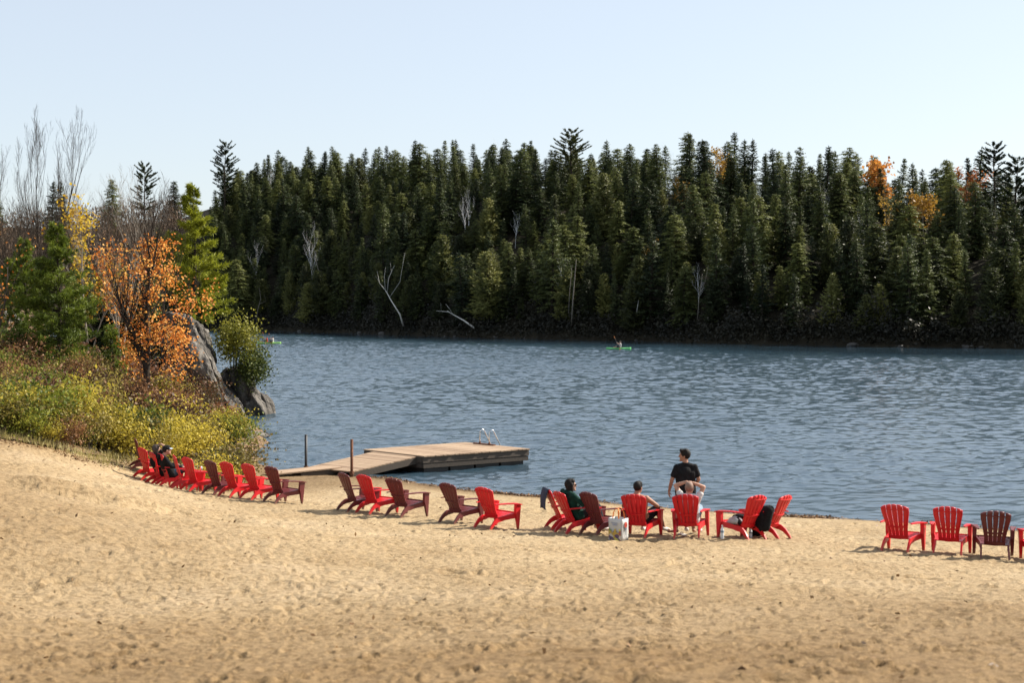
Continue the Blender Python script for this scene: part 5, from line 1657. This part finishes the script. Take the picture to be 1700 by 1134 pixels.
# pile of clothes on chair P
loc = CH['P'].location; r_ = empty('clothes_pile', loc); r_.rotation_euler = CH['P'].rotation_euler
def pile(mb):
    mb.ellipsoid((-.10, .08, .36), (.13, .17, .085)); mb.ellipsoid((-.17, .0, .37), (.09, .13, .09)); mb.capsule((-.20, .16, .33), .05, (-.22, -.05, .36), .06); mb.ellipsoid((0, .03, .35), (.13, .12, .07))
blob('white_garment', pile, .011, M['grey_cloth'], r_, 2)
def pile2(mb):
    mb.ellipsoid((-.09, -.02, .445), (.12, .12, .055)); mb.capsule((-.17, .06, .43), .045, (-.06, -.08, .46), .05); mb.capsule((-.20, -.06, .40), .04, (-.20, -.10, .34), .05); mb.ellipsoid((.06, .02, .42), (.10, .10, .05))
blob('black_garment', pile2, .011, M['black_cloth'], r_, 2)
tag(r_, 'pale and black clothes heaped on the seat of a red chair', 'clothes')
# black jacket over the arm of chair Q
r_ = empty('black_jacket', CH['Q'].location); r_.rotation_euler = CH['Q'].rotation_euler
def jk(mb):
    mb.capsule((-.37, -.24, .60), .09, (-.37, -.02, .58), .08); mb.capsule((-.40, -.24, .58), .09, (-.43, -.18, .26), .095); mb.capsule((-.40, -.08, .56), .085, (-.43, -.06, .28), .085)
    mb.capsule((-.33, -.20, .58), .06, (-.33, -.16, .42), .05); mb.capsule((-.45, -.12, .45), .07, (-.46, -.12, .22), .07)
blob('jacket_body', jk, .012, M['black_cloth'], r_, 3)
def jk2(mb): mb.capsule((-.43, .02, .54), .055, (-.46, .05, .26), .045)
blob('sleeve', jk2, .011, M['black_cloth'], r_, 2)
tag(r_, 'black jacket hanging over the arm of a red chair', 'jacket')
# black rucksack under / between
bp_ = place_on('P', (.30, .02, 0)); g_ = sandZ(bp_.x, bp_.y + .18)
r_ = empty('black_backpack', (bp_.x + .12, bp_.y + .28, g_), R(20))
def bk(mb): mb.ellipsoid((0, 0, .17), (.15, .12, .19)); mb.ellipsoid((0, -.09, .12), (.11, .07, .10)); mb.ellipsoid((0, 0, .05), (.14, .12, .07))
blob('bag_body', bk, .011, M['black_cloth'], r_, 2)
mb = MB(); mb.tube([(-.05, .02, .34), (-.03, .02, .39), (.03, .02, .39), (.05, .02, .34)], .010, 6); mb.build('strap', M['dark_cloth'], r_)
tag(r_, 'black backpack on the sand between two red chairs', 'backpack')


def bottle(px, Y, label, h=.24):
    x = (px - CX) / FPX * Y
    r_ = empty('water_bottle', (x, Y, sandZ(x, Y) - .004)); mb = MB()
    pr = [(0, .031), (.01, .034), (.10, .034), (.11, .031), (.12, .034), (.17, .034), (.205, .014), (.22, .013)]
    mb.tube([(0, 0, z * h / .24) for z, _ in pr], [q_ for _, q_ in pr], 14); mb.build('bottle_body', M['bottle'], r_, True)
    mb = MB(); mb.tube([(0, 0, .216 * h / .24), (0, 0, h)], .016, 12); mb.build('bottle_cap', M['white_cloth'], r_)
    mb = MB(); mb.tube([(0, 0, .115 * h / .24), (0, 0, .150 * h / .24)], .0352, 14, False); mb.build('paper_band', M['blue_cloth'], r_, True)
    tag(r_, label, 'bottle')


bottle(1199, 27.55, 'clear water bottle on the sand by the clothes chair leg', .27)
bottle(1246, 28.1, 'small pale bottle on the sand beneath the clothes chair', .2)

# paper cup held by nobody: can on the arm of the chair beside the blue cap
cp = place_on('D', (.34, .30, .548))
r_ = empty('drink_can', cp); mb = MB(); mb.tube([(0, 0, 0), (0, 0, .006), (0, 0, .115), (0, 0, .122)], [.028, .033, .033, .027], 14); mb.build('can_body', M['steel'], r_, True)
mb = MB(); mb.tube([(0, 0, .122), (0, 0, .126)], [.027, .024], 14); mb.build('can_lid', M['bag_white'], r_)
tag(r_, 'silver drink can on the arm of the side-on red chair', 'can')

# shopping bag
Yb = 27.75; xb = (1027 - CX) / FPX * Yb
bag = empty('shopping_bag', (xb, Yb, sandZ(xb, Yb) - .006), R(-38))
w2, d2, hb = .15, .115, .44
BV = [(-w2, -d2, 0), (w2, -d2, 0), (w2, d2, 0), (-w2, d2, 0), (-w2 * 1.04, -d2 * 1.06, hb), (w2 * 1.04, -d2 * 1.06, hb * .985), (w2 * 1.02, d2 * .95, hb * .99), (-w2 * 1.02, d2 * .95, hb)]
for nm, idx in (('front_panel', (0, 1, 5, 4)), ('side_panel', (1, 2, 6, 5)), ('rear_panel', (2, 3, 7, 6)), ('side_panel', (3, 0, 4, 7)), ('bottom_panel', (0, 3, 2, 1))):
    mb = MB(); P4 = [Vector(BV[i]) for i in idx]; nx = 5; V_ = []; F_ = []
    nr_ = (P4[1] - P4[0]).cross(P4[3] - P4[0]).normalized()
    for j in range(nx + 1):
        for i in range(nx + 1):
            a = P4[0].lerp(P4[1], i / nx); b = P4[3].lerp(P4[2], i / nx); q_ = a.lerp(b, j / nx)
            V_.append(q_ + nr_ * .008 * math.sin(i / nx * 3.14) * math.sin(j * 1.3 + i) * (nm != 'bottom_panel'))
    for j in range(nx):
        for i in range(nx): k = j * (nx + 1) + i; F_.append((k, k + 1, k + nx + 2, k + nx + 1))
    mb.add(V_, F_); o = mb.build(nm, M['bag_white'], bag, True); md = o.modifiers.new('t', 'SOLIDIFY'); md.thickness = .003
# printed produce on the front face, flower on the side
m, nt, p, out = newmat('produce_print')
vo = N(nt, 'ShaderNodeTexVoronoi', Scale=14.0); nt.links.new(coords(nt), vo.inputs['Vector'])
sp = nt.nodes.new('ShaderNodeSeparateColor'); nt.links.new(vo.outputs['Color'], sp.inputs[0])
r1 = ramp(nt, sp.outputs[0], [(.0, (.45, .30, .05)), (.2, (.55, .50, .10)), (.38, (.16, .24, .05)), (.55, (.10, .06, .12)), (.72, (.30, .10, .08)), (.88, (.50, .45, .38))]); r1.color_ramp.interpolation = 'CONSTANT'
nt.links.new(r1.outputs[0], p.inputs['Base Color']); M['produce'] = m
M['print_red'] = plain('red_print', (.40, .05, .03), .6, .4, .3, 20)
M['print_stem'] = plain('grey_print', (.10, .13, .15), .6, .4, .2, 20)
M['print_blue'] = plain('faded_blue_print', (.28, .32, .42), .6, .4, .2, 20)
yf = -d2 * 1.06 - .014
mb = MB(); pts = []; nn = 14
top = [.20 + .05 * math.sin(i * 1.1) + .02 * math.sin(i * 2.7) for i in range(nn + 1)]
V_ = []; F_ = []
for i in range(nn + 1):
    x_ = -w2 * .97 + 2 * w2 * .97 * i / nn; V_ += [(x_, yf, .012), (x_, yf, top[i])]
for i in range(nn): F_.append((2 * i, 2 * i + 2, 2 * i + 3, 2 * i + 1))
mb.add(V_, F_); mb.build('produce_print', M['produce'], bag)
mb = MB()
for i, (x0, x1, z) in enumerate(((-.085, -.065, .352), (-.055, -.03, .348), (-.022, .0, .350), (.01, .03, .346), (.04, .055, .346), (-.05, .05, .315))):
    mb.add([(x0, yf, z - .014), (x1, yf, z - .012), (x1, yf, z + .012), (x0, yf, z + .016)], [(0, 1, 2, 3)])
mb.build('faded_lettering', M['print_blue'], bag)
xs_ = w2 * 1.04 + .012
mb = MB()
for k in range(7):
    an = 6.283 * k / 7; c_ = Vector((xs_ + .001 * (k % 2), .028 * math.cos(an), .315 + .034 * math.sin(an)))
    mb.add([c_ + Vector((0, .024 * math.cos(a), .026 * math.sin(a))) for a in np.linspace(0, 5.6, 9)], [tuple(range(9))])
mb.build('flower_print', M['print_red'], bag)
mb = MB(); mb.add([(xs_, -.042, .262), (xs_, .042, .262), (xs_, .014, .20), (xs_, .010, .11), (xs_, -.006, .11), (xs_, -.012, .20)], [(0, 1, 2, 3, 4, 5)]); mb.build('stem_print', M['print_stem'], bag)
for s in (-1, 1):
    mb = MB(); yy_ = s * d2 * .9; mb.tube([(-.07, yy_, hb * .93), (-.065, yy_ * .8, hb + .10), (-.03, yy_ * .55, hb + .19), (.03, yy_ * .55, hb + .19), (.065, yy_ * .8, hb + .10), (.07, yy_, hb * .93)], .013, 6, flat=.35); mb.build('handle', M['orange_strap'], bag, True)
tag(bag, 'white printed shopping bag with orange handles behind a red chair', 'bag')
# sandals left by the standing person's feet
for k, (px, Y, lab) in enumerate([(1133, 28.75, 'pale sandal on the sand under the chair of the shaved head person'), (1095, 28.0, 'pale pink bag on the sand by the black cap person')][:1]):
    x = (px - CX) / FPX * Y
    r_ = empty('sandal', (x, Y, sandZ(x, Y) - .002), R(30)); mb = MB(); rings = []
    for i in range(7):
        f = i / 6; w_ = .036 + .012 * math.sin(f * 4.5); rings.append([Vector((-w_, -.12 + .24 * f, .025)), Vector((w_, -.12 + .24 * f, .025)), Vector((w_, -.12 + .24 * f, 0)), Vector((-w_, -.12 + .24 * f, 0))])
    mb.loft(rings); mb.build('sole', M['shoe'], r_); mb = MB(); mb.tube([(-.04, .02, .02), (-.02, .03, .055), (.02, .03, .055), (.04, .02, .02)], .010, 6); mb.build('strap', M['white_cloth'], r_)
    tag(r_, lab, 'sandal')


# ------------------------------------------------------------------ kayaks
def kayak(px, py, ln, mat, label, yaw):
    Y = CAMZ * FPX / (py - HY); x = (px - CX) / FPX * Y
    r_ = empty('kayak', (x, Y, .09), R(yaw))          # bow along -x
    mb = MB(); rings = []
    for i in range(17):
        f = i / 16; xx = (-.5 + f) * ln; b = .34 * max(.02, math.sin(math.pi * (.02 + .96 * f))) ** .7; sheer = .13 + .10 * (2 * f - 1) ** 2
        rings.append([Vector((xx, b * math.cos(a), (sheer + .06 * math.sin(a) * (b / .34) if math.sin(a) > 0 else sheer * 1.0 + math.sin(a) * (sheer + .10)))) for a in np.linspace(0, 2 * math.pi, 14, endpoint=False)])
    mb.loft(rings); mb.build('hull', mat, r_, True)
    mb = MB(); mb.tube([(.12 + .48 * math.cos(a), .24 * math.sin(a), .20) for a in np.linspace(0, 2 * math.pi, 20)], .03, 6, False); mb.build('cockpit_rim', M['float'], r_, True)
    mb = MB(); mb.box((.48, 0, .28), (.05, .36, .28), Matrix.Rotation(R(14), 3, 'Y')); mb.build('seat_back', M['float'], r_)
    tag(r_, label, 'kayak'); return r_


def paddler(kr, off, label, mats, shirt, ang, cap=None):
    """sits facing the bow (-x)"""
    base = kr.matrix_world if False else Matrix.Translation(kr.location) @ kr.rotation_euler.to_matrix().to_4x4()
    loc = base @ Vector((off, 0, .0)); rz = kr.rotation_euler.z + R(90)     # local +y -> -x
    J = seated(pelvis=(0, 0, .30), hipL=(-.09, .02, .29), hipR=(.09, .02, .29), chest=(0, -.03, .64), neck=(0, -.03, .80), shL=(-.18, -.02, .74), shR=(.18, -.02, .74), head=(0, .01, .95), face=(0, 1, 0), up=(0, 0, 1),
               kneeL=(-.14, .45, .36), kneeR=(.14, .45, .36), ankL=(-.10, .85, .20), ankR=(.10, .85, .20), toeL=(-.10, .90, .28), toeR=(.10, .90, .28),
               elL=(-.30, .16, .62), elR=(.30, .14, .66), wrL=(-.26, .36, .70), wrR=(.26, .36, .86), pnL=(0, 0, -1), pnR=(0, 0, -1), _curl=1.2)
    person('person', label, J, mats, loc, rz, dict(shirt=shirt, sleeve=.5, pants=M['dark_cloth'], leg=.9, hair=M['hair_brown'], cap=cap), .014)
    pd = empty('paddle', base @ Vector((off - .40, 0, .78)), kr.rotation_euler.z + R(90))
    d = Vector((math.cos(ang), .25, math.sin(ang))).normalized()
    mb = MB(); mb.tube([-d * 1.0, d * 1.0], .016, 8); mb.build('shaft', M['dark_steel'], pd)
    for s in (-1, 1):
        mb = MB(); mb.tube([d * s * .82, d * s * .92, d * s * 1.12, d * s * 1.24], [.02, .075, .095, .05], 10, True, .22, Vector((0, 1, .2)).normalized()); mb.build('blade', M['paddle'], pd, True)
    return pd


k1 = kayak(1027, 581, 3.3, M['kayak_green'], 'green kayak with one paddler far out on the lake', 4)
pd = paddler(k1, .22, 'paddler in a green kayak alone on the lake', sk, M['vest_grey'], R(48))
tag(pd, 'orange bladed paddle held up in the middle kayak', 'paddle')
k2 = kayak(447, 571.5, 3.6, M['kayak_lime'], 'lime green kayak with two paddlers near the point', 3)
pd = paddler(k2, .55, 'rear paddler in the lime green kayak', sk, M['vest_grey'], R(40)); tag(pd, 'orange paddle of the rear paddler in the lime kayak', 'paddle')
pd = paddler(k2, -.35, 'front paddler in a red vest in the lime green kayak', sk, M['vest_red'], R(52)); tag(pd, 'orange paddle of the front paddler in the lime kayak', 'paddle')
